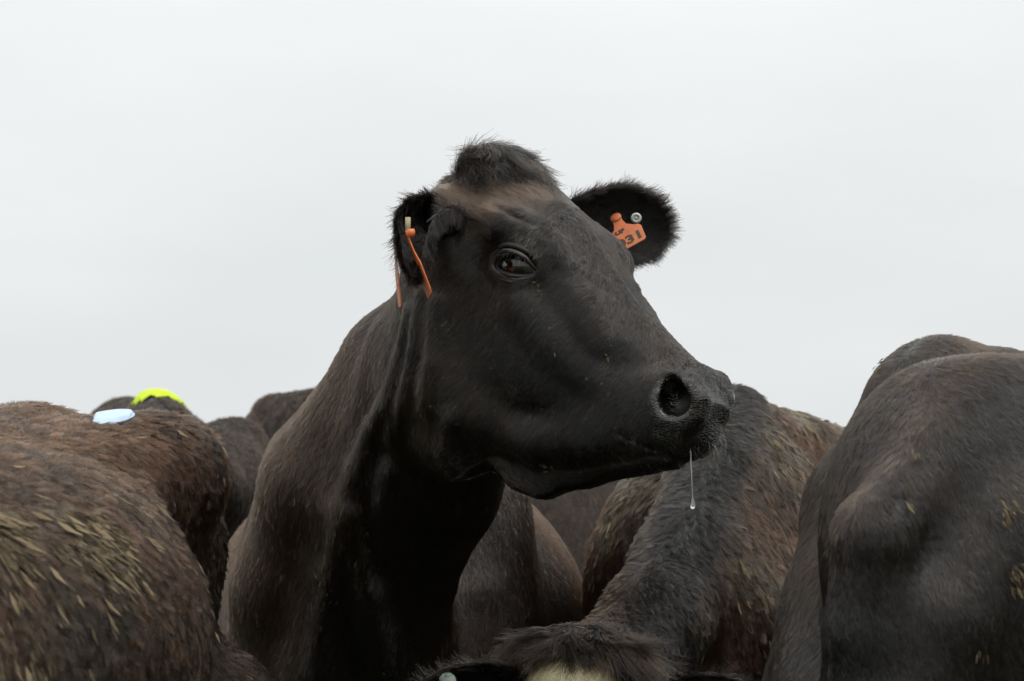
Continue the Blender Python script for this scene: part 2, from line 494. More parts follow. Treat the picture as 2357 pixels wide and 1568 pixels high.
def sweep(pts, rad, n=60, m=12):
    """smooth tube through control points (Catmull-Rom) with tapering radius; returns verts, quads"""
    p = np.asarray(pts, float); p = np.concatenate([[2 * p[0] - p[1]], p, [2 * p[-1] - p[-2]]])
    r = np.asarray(rad, float)
    t = np.linspace(0, len(pts) - 1, n); i = np.minimum(t.astype(int), len(pts) - 2); f = (t - i)[:, None]
    a, b, c, d = p[i], p[i + 1], p[i + 2], p[i + 3]
    q = .5 * (2 * b + (c - a) * f + (2 * a - 5 * b + 4 * c - d) * f ** 2 + (3 * b - a - 3 * c + d) * f ** 3)
    rr = np.interp(t, np.arange(len(r)), r)
    tg = np.gradient(q, axis=0); tg /= np.linalg.norm(tg, axis=1, keepdims=True)
    x = np.cross(tg, [0.3, .2, .93]); x /= np.linalg.norm(x, axis=1, keepdims=True); y = np.cross(tg, x)
    ph = np.linspace(0, math.tau, m, endpoint=False)
    V = (q[:, None] + (x[:, None] * np.cos(ph)[None, :, None] + y[:, None] * np.sin(ph)[None, :, None]) * rr[:, None, None]).reshape(-1, 3)
    k = np.arange(n * m).reshape(n, m); j = np.roll(k, -1, 1)
    return V, np.stack([k[:-1], j[:-1], j[1:], k[1:]], -1).reshape(-1, 4)
def lids(fr):
    out = []
    for sg in (1, -1):
        ef = eye_frame(fr, sg); up, lo_ = lid_curves()
        out.append(sweep(ef.wor(up), [.0022, .0042, .0048, .0042, .0022]))
        out.append(sweep(ef.wor(lo_), [.0022, .0036, .0042, .0038, .0022]))
        for k, (dy, dz, r) in enumerate(((.0095, -.003, .0046),)):
            out.append(sweep(ef.wor(up * np.array([1.06 + .06 * k, 1, 1]) + np.array([0, dy, dz])), [.001, r, r, r, .001]))
        out.append(sweep(ef.wor(lo_ * np.array([1.04, 1, 1]) + np.array([0, -.009, -.0035])), [.001, .0050, .0056, .0050, .001]))
    return out
# ------------------------------------------------------------------ materials
def new_mat(name):
    m = bpy.data.materials.new(name); m.use_nodes = True
    return m, m.node_tree, m.node_tree.nodes['Principled BSDF']
def mat_plain(name, col, rough=.6, spec=.5, bump=None, var=.15, vscale=30):
    m, nt, b = new_mat(name)
    tc = nt.nodes.new('ShaderNodeTexCoord'); no = nt.nodes.new('ShaderNodeTexNoise')
    no.inputs['Scale'].default_value = vscale; no.inputs['Detail'].default_value = 4
    nt.links.new(tc.outputs['Object'], no.inputs['Vector'])
    mx = nt.nodes.new('ShaderNodeMix'); mx.data_type = 'RGBA'
    mx.inputs['A'].default_value = tuple(c * (1 - var) for c in col) + (1,)
    mx.inputs['B'].default_value = tuple(c * (1 + var) for c in col) + (1,)
    nt.links.new(no.outputs['Fac'], mx.inputs['Factor'])
    nt.links.new(mx.outputs['Result'], b.inputs['Base Color'])
    b.inputs['Roughness'].default_value = rough
    b.inputs['Specular IOR Level'].default_value = spec
    if bump:
        bp = nt.nodes.new('ShaderNodeBump'); bp.inputs['Strength'].default_value = bump[0]; bp.inputs['Distance'].default_value = bump[1]
        n2 = nt.nodes.new('ShaderNodeTexNoise'); n2.inputs['Scale'].default_value = bump[2]; n2.inputs['Detail'].default_value = 3
        nt.links.new(tc.outputs['Object'], n2.inputs['Vector'])
        nt.links.new(n2.outputs['Fac'], bp.inputs['Height'])
        nt.links.new(bp.outputs['Normal'], b.inputs['Normal'])
    return m
def make_skin_mat():
    """hide under the coat: colour from the coat pigment attribute; bare wet skin where 'bare' is set"""
    m, nt, b = new_mat('cow_hide')
    at = nt.nodes.new('ShaderNodeAttribute'); at.attribute_name = 'coat'
    ba = nt.nodes.new('ShaderNodeAttribute'); ba.attribute_name = 'bare'
    tc = nt.nodes.new('ShaderNodeTexCoord')
    no = nt.nodes.new('ShaderNodeTexNoise'); no.inputs['Scale'].default_value = 120; no.inputs['Detail'].default_value = 4
    vo = nt.nodes.new('ShaderNodeTexVoronoi'); vo.inputs['Scale'].default_value = 150; vo.feature = 'DISTANCE_TO_EDGE'
    mp = nt.nodes.new('ShaderNodeMapping'); mp.inputs['Scale'].default_value = (1.0, 1.0, 1.9)
    nt.links.new(tc.outputs['Object'], no.inputs['Vector'])
    nt.links.new(tc.outputs['Object'], mp.inputs['Vector']); nt.links.new(mp.outputs['Vector'], vo.inputs['Vector'])
    rp = nt.nodes.new('ShaderNodeMapRange'); rp.inputs['From Max'].default_value = .22
    nt.links.new(vo.outputs['Distance'], rp.inputs['Value'])
    hm = nt.nodes.new('ShaderNodeMix'); hm.data_type = 'FLOAT'
    nt.links.new(ba.outputs['Fac'], hm.inputs['Factor']); nt.links.new(no.outputs['Fac'], hm.inputs['A']); nt.links.new(rp.outputs['Result'], hm.inputs['B'])
    bp = nt.nodes.new('ShaderNodeBump'); bp.inputs['Strength'].default_value = .5; bp.inputs['Distance'].default_value = .0022
    nt.links.new(hm.outputs['Result'], bp.inputs['Height']); nt.links.new(bp.outputs['Normal'], b.inputs['Normal'])
    nt.links.new(at.outputs['Color'], b.inputs['Base Color'])
    rg = nt.nodes.new('ShaderNodeMapRange'); rg.inputs['To Min'].default_value = .62; rg.inputs['To Max'].default_value = .22
    nt.links.new(ba.outputs['Fac'], rg.inputs['Value']); nt.links.new(rg.outputs['Result'], b.inputs['Roughness'])
    b.inputs['Specular IOR Level'].default_value = .5
    cw = nt.nodes.new('ShaderNodeMath'); cw.operation = 'MULTIPLY'; cw.inputs[1].default_value = .6
    nt.links.new(ba.outputs['Fac'], cw.inputs[0]); nt.links.new(cw.outputs['Value'], b.inputs['Coat Weight']); b.inputs['Coat Roughness'].default_value = .22
    return m
def make_hair_mat(name='cow_hair', rough=.24, rrough=.30, ior=1.33):
    m = bpy.data.materials.new(name); m.use_nodes = True
    nt = m.node_tree
    for n in list(nt.nodes): nt.nodes.remove(n)
    out = nt.nodes.new('ShaderNodeOutputMaterial')
    h = nt.nodes.new('ShaderNodeBsdfHairPrincipled'); h.parametrization = 'COLOR'
    at = nt.nodes.new('ShaderNodeAttribute'); at.attribute_name = 'tint'
    nt.links.new(at.outputs['Color'], h.inputs['Color'])
    h.inputs['Roughness'].default_value = rough; h.inputs['Radial Roughness'].default_value = rrough
    h.model = 'CHIANG'; h.inputs['IOR'].default_value = ior
    h.inputs['Random Roughness'].default_value = .15
    nt.links.new(h.outputs[0], out.inputs['Surface'])
    return m
SKIN = make_skin_mat()
FUR = make_hair_mat()
SLEEK = make_hair_mat('sleek_cow_hair', .13, .20, 1.52)

# ------------------------------------------------------------------ hair strands
def mesh_np(me):
    n = len(me.vertices); co = np.empty(n * 3, np.float32); me.vertices.foreach_get('co', co)
    no = np.empty(n * 3, np.float32); me.vertices.foreach_get('normal', no)
    me.calc_loop_triangles(); t = np.empty(len(me.loop_triangles) * 3, np.int32); me.loop_triangles.foreach_get('vertices', t)
    return co.reshape(-1, 3).astype(float), no.reshape(-1, 3).astype(float), t.reshape(-1, 3)
def scatter(me, density, seed, mask=None):
    """points on the part of a body that can be seen from the camera's side; density(points)->per m2"""
    rng = np.random.default_rng(seed)
    co, no, tri = mesh_np(me)
    a, b, c = co[tri[:, 0]], co[tri[:, 1]], co[tri[:, 2]]
    cr = np.cross(b - a, c - a); area = np.linalg.norm(cr, axis=1) / 2
    ctr = (a + b + c) / 3; nn = cr / (2 * area[:, None] + 1e-12)
    vd = ctr - C_O; vd /= np.linalg.norm(vd, axis=1, keepdims=True)
    fac = (nn * vd).sum(1)
    pj = project(ctr)
    ok = (fac < .45) & (pj[:, 0] > -260) & (pj[:, 0] < PW + 260) & (pj[:, 1] < PH + 160)
    d = density(ctr) * area * ok * HAIR
    if mask is not None: d = d * mask(ctr)
    n = rng.poisson(d)
    idx = np.repeat(np.arange(len(tri)), n)
    r1 = np.sqrt(rng.random(len(idx))); r2 = rng.random(len(idx))
    w = np.stack([1 - r1, r1 * (1 - r2), r1 * r2], 1)
    T = tri[idx]
    p = (co[T] * w[..., None]).sum(1); nr = (no[T] * w[..., None]).sum(1)
    nr /= np.linalg.norm(nr, axis=1, keepdims=True) + 1e-9
    return p, nr, rng
def strands(name, parent, p, nr, flow, length, rad, tint, rng, lift=.35, npts=4, curl=0.0, jitter=.12, clump=0.0, clump_scale=60, gravity=0.0, mat=None, tvar=.42):
    """roots p, normals nr, flow = comb direction per root; builds one hair object"""
    N = len(p)
    if N == 0: return None
    flow = flow - nr * (flow * nr).sum(1, keepdims=True)
    flow /= np.linalg.norm(flow, axis=1, keepdims=True) + 1e-9
    side = np.cross(nr, flow)
    lift = np.broadcast_to(np.asarray(lift, float), (N,))
    ja = rng.normal(0, 1, N) * jitter
    d0 = flow * np.cos(ja)[:, None] + side * np.sin(ja)[:, None]
    lf = lift * rng.uniform(.7, 1.3, N)
    length = np.broadcast_to(np.asarray(length, float), (N,)) * rng.uniform(.75, 1.15, N)
    if clump > 0:
        cell = np.floor(p * clump_scale + 0.35 * noise3(p, clump_scale * .6, 5)[:, None]).astype(np.int64)
        key = (cell[:, 0] * 73856093) ^ (cell[:, 1] * 19349663) ^ (cell[:, 2] * 83492791)
        u, inv = np.unique(key, return_inverse=True)
        cnt = np.bincount(inv).astype(float)
        ctr = np.stack([np.bincount(inv, p[:, i]) for i in range(3)], 1) / cnt[:, None]
        crand = np.random.default_rng(3).normal(0, 1, (len(u), 3))
    if clump > 0 and tvar > 0:
        g2 = np.random.default_rng(17)
        tint = np.broadcast_to(tint, (N, 3)) * np.exp(g2.normal(0, tvar, len(u)))[inv][:, None]
        lf = lf * np.exp(g2.normal(0, .85 * tvar, len(u)))[inv]
        d0 = d0 + (side * g2.normal(0, .38 * tvar, len(u))[inv][:, None])
    pts = np.empty((N, npts, 3))
    for k in range(npts):
        s = k / (npts - 1)
        el = lf * (1 - .55 * s)
        o = d0 * np.cos(el)[:, None] + nr * np.sin(el)[:, None]
        q = p + o * (length * s)[:, None]
        if curl: q = q + (side * np.sin(s * 5 + ja * 20)[:, None] + nr * .4 * np.cos(s * 5 + ja * 20)[:, None]) * (curl * length * s)[:, None]
        if gravity: q[:, 2] -= gravity * length * s * s
        if clump > 0:
            cc = ctr[inv] + (d0 * .9 + nr * .18 + crand[inv] * .16) * (length * s)[:, None]
            q = q + (cc - q) * (clump * s ** 1.2) * np.ones((N, 1))
        pts[:, k] = q
    hc = bpy.data.hair_curves.new(name)
    hc.add_curves([npts] * N)
    hc.attributes['position'].data.foreach_set('vector', pts.astype(np.float32).ravel())
    r = np.broadcast_to(np.asarray(rad, float), (N,))[:, None] * np.linspace(1, .25, npts)[None] * rng.uniform(.7, 1.2, (N, 1))
    ra = hc.attributes.get('radius') or hc.attributes.new('radius', 'FLOAT', 'POINT')
    ra.data.foreach_set('value', r.astype(np.float32).ravel())
    ta = hc.attributes.new('tint', 'FLOAT_COLOR', 'CURVE')
    tc = np.ones((N, 4), np.float32); tc[:, :3] = np.clip(np.broadcast_to(tint, (N, 3)), .002, .9)
    ta.data.foreach_set('color', tc.ravel())
    o = link(name, hc, mat or FUR, parent)
    return o
def set_attr(me, name, vals, kind='FLOAT_COLOR'):
    at = me.attributes.new(name, kind, 'POINT')
    if kind == 'FLOAT':
        at.data.foreach_set('value', np.asarray(vals, np.float32))
    else:
        c = np.ones((len(vals), 4), np.float32); c[:, :3] = vals
        at.data.foreach_set('color', c.ravel())
def smooth(x, a, b):
    t = np.clip((x - a) / (b - a), 0, 1)
    return t * t * (3 - 2 * t)
def lerp(a, b, t):
    return np.asarray(a) + (np.asarray(b) - np.asarray(a)) * np.asarray(t)[..., None]
# ------------------------------------------------------------------ the main cow
MA = unit((0.614, -0.526, -0.59)); MM = unit((0.62, 0.78, -0.05))
MM = unit(MM - MA * (MM @ MA))
MU = np.cross(MA, -MM)
if MU[2] < 0: MU = -MU
HEAD = Frame(P(1309, 558, 3.70), MA, -MM, MU)
def main_sculpt():
    sc = Sculpt()
    body = Frame((-0.23, 4.95, 0), (0, -1, 0), (1, 0, 0), (0, 0, 1))
    torso_prims(sc, body, 1.34, 1.03, hook=.19, shoulder=False)
    # shoulders
    sc.ell(P(690, 1330, 4.42), (.10, .16, .32), k=.06, rot=[unit((1, 0, -.22)), (0, 1, 0), unit((.22, 0, 1))])
    sc.tube([P(850, 930, 4.42), P(725, 1075, 4.45), P(680, 1300, 4.44)], [.06, .082, .09], k=.06)
    sc.tube([P(895, 860, 4.06), P(755, 1120, 4.13), P(672, 1350, 4.18), P(650, 1620, 4.22)], [.085, .110, .098, .095], k=.10)
    sc.ell(P(1135, 1370, 4.42), (.080, .16, .32), k=.045)
    # neck: body of the neck, crest, shoulder front edges
    sc.tube([P(1085, 640, 3.81), P(1050, 880, 3.88), P(988, 1110, 3.99), P(900, 1340, 4.10), P(815, 1620, 4.17)], [.108, .120, .112, .100, .115], k=.07)
    sc.tube([P(1085, 490, 3.83), P(1035, 680, 3.95), P(955, 828, 4.12), P(890, 908, 4.3), P(880, 960, 4.5)], [.055, .072, .085, .095, .11], k=.08)
    sc.tube([P(925, 800, 3.93), P(868, 1000, 4.0), P(812, 1170, 4.02), P(785, 1320, 4.06), P(745, 1560, 4.12)], [.05, .050, .042, .040, .055], k=.06)
    sc.tube([P(812, 1190, 3.985), P(850, 1350, 4.0), P(885, 1560, 4.05)], [.010, .018, .026], k=.045)
    sc.tube([P(1040, 1200, 4.32), P(1085, 1360, 4.27), P(1115, 1560, 4.3)], [.05, .035, .05], k=.05)
    head_prims(sc, HEAD)
    sc.tube([(-.10, .055, -.11), (-.055, .052, -.20), (.005, .045, -.285), (.03, .020, -.36)], [.055, .060, .060, .055], HEAD, k=.06)   # parotid region closes the jaw to the neck
    sc.ell(P(1025, 540, 3.715), (.036, .05, .066), k=.045)      # root of the near ear
    sc.ell((-.165, .020, .014), (.048, .068, .036), HEAD, k=.03)          # poll
    # loose skin folds running down the neck below the ear
    def on(px, py):
        d = np.linspace(3.45, 4.6, 800)
        q = np.array([P(px, py, x) for x in d]); v = sc.ev(q)
        i = np.nonzero(v < 0)[0]
        return q[i[0]] if len(i) else q[-1]
    folds = [[(975, 680), (958, 800), (935, 920), (905, 1010)], [(1008, 700), (998, 830), (978, 940)], [(945, 720), (925, 830), (895, 930)], [(1040, 960), (1030, 1040), (1050, 1090)], [(900, 1080), (880, 1180), (885, 1280)]]
    pts = [[on(*q) + np.array([0, .006, 0]) for q in f] for f in folds]
    rg = [on(*q) + np.array([0, .004, 0]) for q in [(885, 930), (860, 1000), (828, 1090), (806, 1165), (790, 1240), (772, 1330), (752, 1430), (728, 1550)]]
    sc.tube(rg, [.004, .016, .020, .020, .017, .016, .015, .015], k=.03)
    rg = [on(*q) + np.array([0, .004, 0]) for q in [(806, 1180), (830, 1270), (852, 1360), (872, 1460), (888, 1560)]]
    sc.tube(rg, [.004, .011, .012, .012, .012], k=.03)
    for f in pts: sc.tube(f, np.concatenate([[.002], np.full(len(f) - 2, .0055), [.002]]), k=.03)
    return sc
def finish_body(name, parent, v, f_quads_me, ears, coat_fn, bare_fn=None):
    """joins the ear shells to the body mesh and writes the pigment"""
    me = f_quads_me
    bm = bmesh.new(); bm.from_mesh(me)
    for V, F in ears:
        vs = [bm.verts.new(c) for c in V.tolist()]
        for q in F.tolist():
            try: bm.faces.new([vs[i] for i in q]).smooth = True
            except ValueError: pass
    bmesh.ops.recalc_face_normals(bm, faces=bm.faces)
    bm.to_mesh(me); bm.free()
    co, no, tri = mesh_np(me)
    set_attr(me, 'coat', coat_fn(co))
    set_attr(me, 'bare', bare_fn(co) if bare_fn else np.zeros(len(co)), 'FLOAT')
    return link(name, me, SKIN, parent)

BLACK = np.array([.0046, .0037, .0032]); DARK = np.array([.0130, .0080, .0049]); BROWN = np.array([.033, .0175, .0096]); RUST = np.array([.050, .0225, .0108])
TAN = np.array([.30, .25, .16]); CREAM = np.array([.50, .44, .27])
def main_coat(p):
    h = HEAD.loc(p); pj = project(p)
    n1 = fbm(p, 5, 3, 1); n2 = fbm(p, 22, 2, 4)
    c = lerp(BLACK, DARK, smooth(n1 + .4 * n2, -.4, .5))
    onhead = smooth(h[:, 2], -.42, -.30) * smooth(h[:, 0], -.28, -.20)
    # brown forehead patch below the tuft
    f = smooth(h[:, 0], -.030, -.080) * smooth(h[:, 0], -.178, -.150) * smooth(h[:, 1], -.01, .03) * smooth(h[:, 1], .15, .11) * smooth(h[:, 2], -.07, -.035)
    c = lerp(c, BROWN * np.array([1.6, 1.85, 2.1]), np.clip(f * (.9 + .5 * n2), 0, 1))
    # neck, shoulders and barrel turn brown
    nb = smooth(p[:, 1], 3.95, 4.3) * (1 - onhead)
    c = lerp(c, BROWN * .55, np.clip(nb * (.7 + .6 * n1), 0, 1))
    crest = smooth(pj[:, 0] + .55 * pj[:, 1], 1330, 1130) * smooth(p[:, 1], 3.98, 4.2) * (1 - onhead)
    c = lerp(c, BROWN * .9, np.clip(crest * (.45 + .5 * n2), 0, 1) * .6)
    fx = np.interp(pj[:, 1], [700, 880, 950, 1100, 1180, 1280, 1380, 1500, 1600], [900, 880, 860, 800, 775, 755, 740, 700, 680])
    shp = smooth(pj[:, 0] - fx, 30, -80) * smooth(pj[:, 1], 720, 900) * (1 - onhead)
    c = lerp(c, BROWN * (1.0 + .5 * n1[:, None]), np.clip(shp * (.75 + .4 * n2), 0, 1))
    barrel = smooth(p[:, 1], 4.52, 4.75)
    str_ = .5 + .5 * noise3(p * np.array([1, 3.2, .5]), 9, 8)
    c = lerp(c, RUST * np.array([1.0, .92, .85]) * (.4 + .9 * str_[:, None]), barrel * .9)
    return c
def main_bare(p):
    h = HEAD.loc(p)
    b = smooth(h[:, 0] + .25 * h[:, 2] * 0, .335, .352) * smooth(h[:, 2], -.135, -.115) * smooth(h[:, 2], -.008, -.028)
    n = NOS
    d = np.linalg.norm((h - n) * np.array([1, .6, 1]), axis=1)
    b = np.maximum(b, smooth(d, .044, .034)) * smooth(d, .016, .024)
    ef = eye_frame(HEAD, 1).loc(p)
    e = smooth(np.sqrt((ef[:, 0] / .048) ** 2 + (ef[:, 1] / .035) ** 2 + (ef[:, 2] / .05) ** 2), 1.02, .85)
    return np.clip(np.maximum(b, e * .45), 0, 1)
def main_flow(p):
    h = HEAD.loc(p)
    R = HEAD.R
    side = smooth(np.abs(h[:, 1]), .03, .08)[:, None]
    sg = np.sign(h[:, 1])[:, None]
    front = R[0] * .8 - R[2] * .3 + sg * R[1] * .55            # nose bridge: down and outward
    cheek = R[0] * -.15 - R[2] * .95 + np.array([-.25, 0, -.3])
    face = front * (1 - side) + cheek * side
    up = -R[0] * .9 + sg * R[1] * .5                          # forehead grows up to the poll
    top = smooth(h[:, 0], .0, -.06)[:, None] * smooth(h[:, 2], -.09, -.03)[:, None]
    hd = face * (1 - top) + up * top
    neck = np.array([-.25, .25, -1.0]); bod = np.array([-.1, .8, -.9])
    tn = smooth(h[:, 0] * .8 + h[:, 2], -.30, -.42)[:, None]
    tb = smooth(p[:, 1], 4.2, 4.6)[:, None]
    f = (hd * (1 - tn) + neck * tn) * (1 - tb) + bod * tb
    f = f + np.stack([noise3(p, 9, 31), noise3(p, 9, 32), noise3(p, 9, 33)], 1) * .22
    return f
def main_mask(p):
    d = np.linalg.norm((HEAD.loc(p) - NOS) * np.array([1, .6, 1]), axis=1)
    ef = eye_frame(HEAD, 1).loc(p)
    e = np.sqrt((ef[:, 0] / .048) ** 2 + (ef[:, 1] / .035) ** 2 + (ef[:, 2] / .05) ** 2)
    return (1.0 - main_bare(p) * .985) * (d > .034) * (e > .95)

from mathutils.bvhtree import BVHTree
def ray_fn(me):
    co, no, tri = mesh_np(me)
    bt = BVHTree.FromPolygons(co.tolist(), tri.tolist(), all_triangles=True)
    def hit(px, py):
        d = P(px, py, 1.0) - C_O
        r = bt.ray_cast(Vector(C_O), Vector(d).normalized())
        return (None, None) if r[0] is None else (np.array(r[0]), np.array(r[1]))
    return hit
def uv_ball(name, fr, r, mat, parent, n=24):
    th = np.linspace(0, math.pi, n); ph = np.linspace(0, 2 * math.pi, 2 * n, endpoint=False)
    T, H_ = np.meshgrid(th, ph, indexing='ij')
    q = np.stack([np.sin(T) * np.cos(H_), np.sin(T) * np.sin(H_), np.cos(T)], -1).reshape(-1, 3) * np.asarray(r)
    i = np.arange(n * 2 * n).reshape(n, 2 * n); j = np.roll(i, -1, 1)
    F = np.stack([i[:-1], i[1:], j[1:], j[:-1]], -1).reshape(-1, 4)
    me = mesh_from(name, fr.wor(q), F)
    return link(name, me, mat, parent)
def eye_mat():
    m, nt, b = new_mat('wet_eye')
    b.inputs['Base Color'].default_value = (.004, .003, .0028, 1)
    b.inputs['Roughness'].default_value = .03; b.inputs['Coat Weight'].default_value = 1.0; b.inputs['Coat Roughness'].default_value = .02
    b.inputs['IOR'].default_value = 1.45
    return m
EYE_MAT = eye_mat()
ORANGE = mat_plain('orange_tag_plastic', (.62, .155, .045), .45, .4, (.25, .0006, 220), .18, 60)
DIRTY_ORANGE = mat_plain('weathered_orange_tag_plastic', (.46, .13, .05), .55, .35, (.3, .0008, 180), .35, 70)
TAG_INK = mat_plain('faded_tag_ink', (.060, .045, .028), .7, .2, None, .5, 90)
METAL = mat_plain('grey_metal_stud', (.42, .43, .38), .35, .6, (.3, .0006, 200), .25, 150)
POST = mat_plain('pale_tag_post', (.34, .31, .17), .5, .4)
STRAW = mat_plain('dry_straw_flecks', (.15, .135, .075), .8, .2, None, .5, 200)
def prism(name, pts, fr, thick, mat, parent, bevel=.0006):
    """a flat plate: outline pts in the local x-y plane, extruded along local z"""
    bm = bmesh.new()
    vs = [bm.verts.new((x, y, 0)) for x, y in pts]
    f = bm.faces.new(vs)
    ex = bmesh.ops.extrude_face_region(bm, geom=[f])
    bmesh.ops.translate(bm, verts=[v for v in ex['geom'] if isinstance(v, bmesh.types.BMVert)], vec=(0, 0, thick))
    bmesh.ops.recalc_face_normals(bm, faces=bm.faces)
    bmesh.ops.bevel(bm, geom=list(bm.edges), offset=bevel, segments=1, affect='EDGES')
    for v in bm.verts: v.co = fr.wor(np.array(v.co))
    me = bpy.data.meshes.new(name); bm.to_mesh(me); bm.free()
    return link(name, me, mat, parent)
def lathe(name, prof, fr, mat, parent, n=20):
    """turned piece about local z; prof rows (r, z)"""
    ph = np.linspace(0, 2 * math.pi, n, endpoint=False); pr = np.asarray(prof, float)
    q = np.stack([pr[:, None, 0] * np.cos(ph), pr[:, None, 0] * np.sin(ph), np.broadcast_to(pr[:, None, 1], (len(pr), n))], -1).reshape(-1, 3)
    i = np.arange(len(pr) * n).reshape(len(pr), n); j = np.roll(i, -1, 1)
    F = np.stack([i[:-1], j[:-1], j[1:], i[1:]], -1).reshape(-1, 4)
    return link(name, mesh_from(name, fr.wor(q), F), mat, parent)
def lettering(name, text, size, fr, mat, parent, cx=0, cy=0, shear=0.0):
    cu = bpy.data.curves.new(name, 'FONT'); cu.body = text; cu.size = size; cu.align_x = 'CENTER'; cu.align_y = 'CENTER'; cu.extrude = .0003; cu.offset = .0012
    cu.resolution_u = 3
    ob = bpy.data.objects.new(name, cu); COL.objects.link(ob)
    dg = bpy.context.evaluated_depsgraph_get()
    me = bpy.data.meshes.new_from_object(ob.evaluated_get(dg))
    bpy.data.objects.remove(ob); bpy.data.curves.remove(cu)
    me.materials.clear()
    for v in me.vertices:
        c = v.co; v.co = fr.wor(np.array([c.x + cx + shear * c.y, c.y + cy, c.z]))
    return link(name, me, mat, parent)
TAG_OUT = [(-.009, 0), (-.0085, -.012), (-.012, -.028), (-.024, -.042), (-.031, -.047), (-.034, -.054), (-.033, -.092), (-.029, -.098), (.029, -.098), (.033, -.092), (.034, -.054), (.031, -.047), (.024, -.042), (.012, -.028), (.0085, -.012), (.009, 0), (.005, .006), (-.005, .006)]
def make_tag(name, parent, top, down, across, label=None, mat=None, s=1.0):
    d = unit(down); x = unit(np.asarray(across, float) - d * (np.asarray(across, float) @ d)); z = np.cross(x, -d)
    fr = Frame(top, x, -d, z)
    o = prism(name, [(a * s, b * s) for a, b in TAG_OUT], fr, .0018, mat or ORANGE, parent)
    if label: o['label'] = label
    return o, fr
def build_main():
    root = thing('cow', 'large black-brown cow, head raised and turned right, orange tags in both ears', 'cow', (-.23, 4.95, 0), 'cows crowded together in the herd')
    sc = main_sculpt()
    v, q = surface_nets(sc, .010)
    me = mesh_from('body', v, q)
    hc = HEAD.wor((.09, 0, -.1))
    eo = eye_frame(HEAD, 1).o
    def reg(co, lv):
        if lv == 2: return np.linalg.norm(co - eo, axis=1) < .068
        m = np.linalg.norm(co - hc, axis=1) < (.42, .37)[lv]
        if lv: m &= HEAD.loc(co)[:, 1] > -.075
        return m
    refine_mesh(me, sc, reg, 3)
    hit = ray_fn(me)
    # roots of the coat are sown before the ears are joined on
    dens = lambda p: 300000. * (1 - .5 * smooth(p[:, 1], 4.3, 4.6))
    p, nr, rng = scatter(me, dens, 11, main_mask)
    dn = lambda p: 480000. * np.ones(len(p))
    def tuft_mask(x):
        h = HEAD.loc(x)
        r = np.sqrt(((h[:, 0] + .168) / .052) ** 2 + ((h[:, 1] - .024) / .062) ** 2) + .18 * noise3(x, 60, 3)
        return smooth(r, 1.1, .65) * (h[:, 2] > -.04)
    tp, tn, trng = scatter(me, dn, 12, tuft_mask)
    near = Ear(P(1078, 560, 3.80), P(905, 430, 3.66), P(952, 640, 3.57), np.array([.35, -.92, 0.1]), .038, 1.85, 1.9, base_w=.8, skew=-.42)
    far = Ear(P(1255, 545, 3.86), P(1400, 500, 3.89), P(1530, 530, 3.95), np.array([.05, -1., -.05]), .060, 1.3, .5)
    body = finish_body('body', root, None, me, [(near.V, near.F), (far.V, far.F)] + lids(HEAD), main_coat, main_bare)
    h = HEAD.loc(p)
    ln = .0095 + .005 * smooth(h[:, 0] * .8 + h[:, 2], -.3, -.45)
    brown = smooth(h[:, 0], -.05, -.09) * smooth(h[:, 2], -.07, -.03) * smooth(h[:, 0], -.3, -.24)
    ln = ln + .013 * brown
    muz = smooth(h[:, 0], .26, .33)
    ln = ln * (1 - .45 * muz)
    rad = .00038 + .00012 * smooth(p[:, 1], 4.1, 4.5)
    tint = main_coat(p) * np.exp(rng.normal(0, .30, (len(p), 1)))
    # pale dried spit and dirt in the hair above the eye
    for cx, cy, ru, am in ((1215, 560, .020, .85), (1195, 545, .012, .6), (1240, 580, .010, .7), (1035, 745, .016, .35), (1040, 930, .014, .35), (1235, 655, .010, .4)):
        c, _ = hit(cx, cy)
        if c is None: continue
        dd = np.linalg.norm(p - c, axis=1)
        m = smooth(dd, ru, ru * .3) * (rng.random(len(p)) < am * .55)
        tint = lerp(tint, TAN * .8, m)
    strands('coat', body, p, nr, main_flow(p), ln, rad, tint, rng, lift=.17 + .3 * brown, curl=.06, clump=.30, clump_scale=150, jitter=.10, mat=SLEEK, tvar=.20)['kind'] = 'stuff'
    # forelock on the poll
    th = HEAD.loc(tp)
    R = HEAD.R
    rad_dir = (th[:, 0:1] + .185) * R[0] * 14 + (th[:, 1:2] - .02) * R[1] * 12 + R[0] * .45 - R[1] * .25
    rad_dir += np.stack([noise3(tp, 45, 51), noise3(tp, 45, 52), noise3(tp, 45, 53)], 1) * .7
    tt = lerp(BLACK * .4, DARK * .4, trng.random(len(tp)))
    tt = lerp(tt, TAN * .22, (trng.random(len(tp)) < .05) * .7)
    strands('forelock', root, tp, tn, rad_dir, .050 * trng.uniform(.55, 1.15, len(tp)), .00042, tt, trng, lift=.72, npts=7, curl=.30, clump=.84, clump_scale=70, gravity=.45, jitter=.30, tvar=.5, mat=SLEEK)
    near.hair('ear_hair', body, lambda x: np.broadcast_to(BLACK * 2.2, x.shape), 420000, .016, .00040, 21)['kind'] = 'stuff'
    far.hair('ear_hair', body, lambda x: np.broadcast_to(BLACK * 1.3, x.shape), 380000, .017, .00040, 22)['kind'] = 'stuff'
    # eyes, lashes
    for sg in (1, -1):
        ef = eye_frame(HEAD, sg)
        uv_ball('eye', ef.sub((0.001, 0, -.0075)), (.038, .0285, .0268), EYE_MAT, root)
    ef = eye_frame(HEAD, 1); up, lo_ = lid_curves()
    er = np.random.default_rng(5); n = 70
    t = np.sort(er.uniform(.05, .95, n)) * 4
    i0 = np.minimum(t.astype(int), 3); f = (t - i0)[:, None]
    lp = up[i0] * (1 - f) + up[i0 + 1] * f + np.array([0, -.002, .004])
    nw = np.broadcast_to(ef.R[2], (n, 3))
    fl = ef.wor(np.stack([(t - 2.4) * .25, np.full(n, -.35), np.full(n, 1.0)], 1)) - ef.o
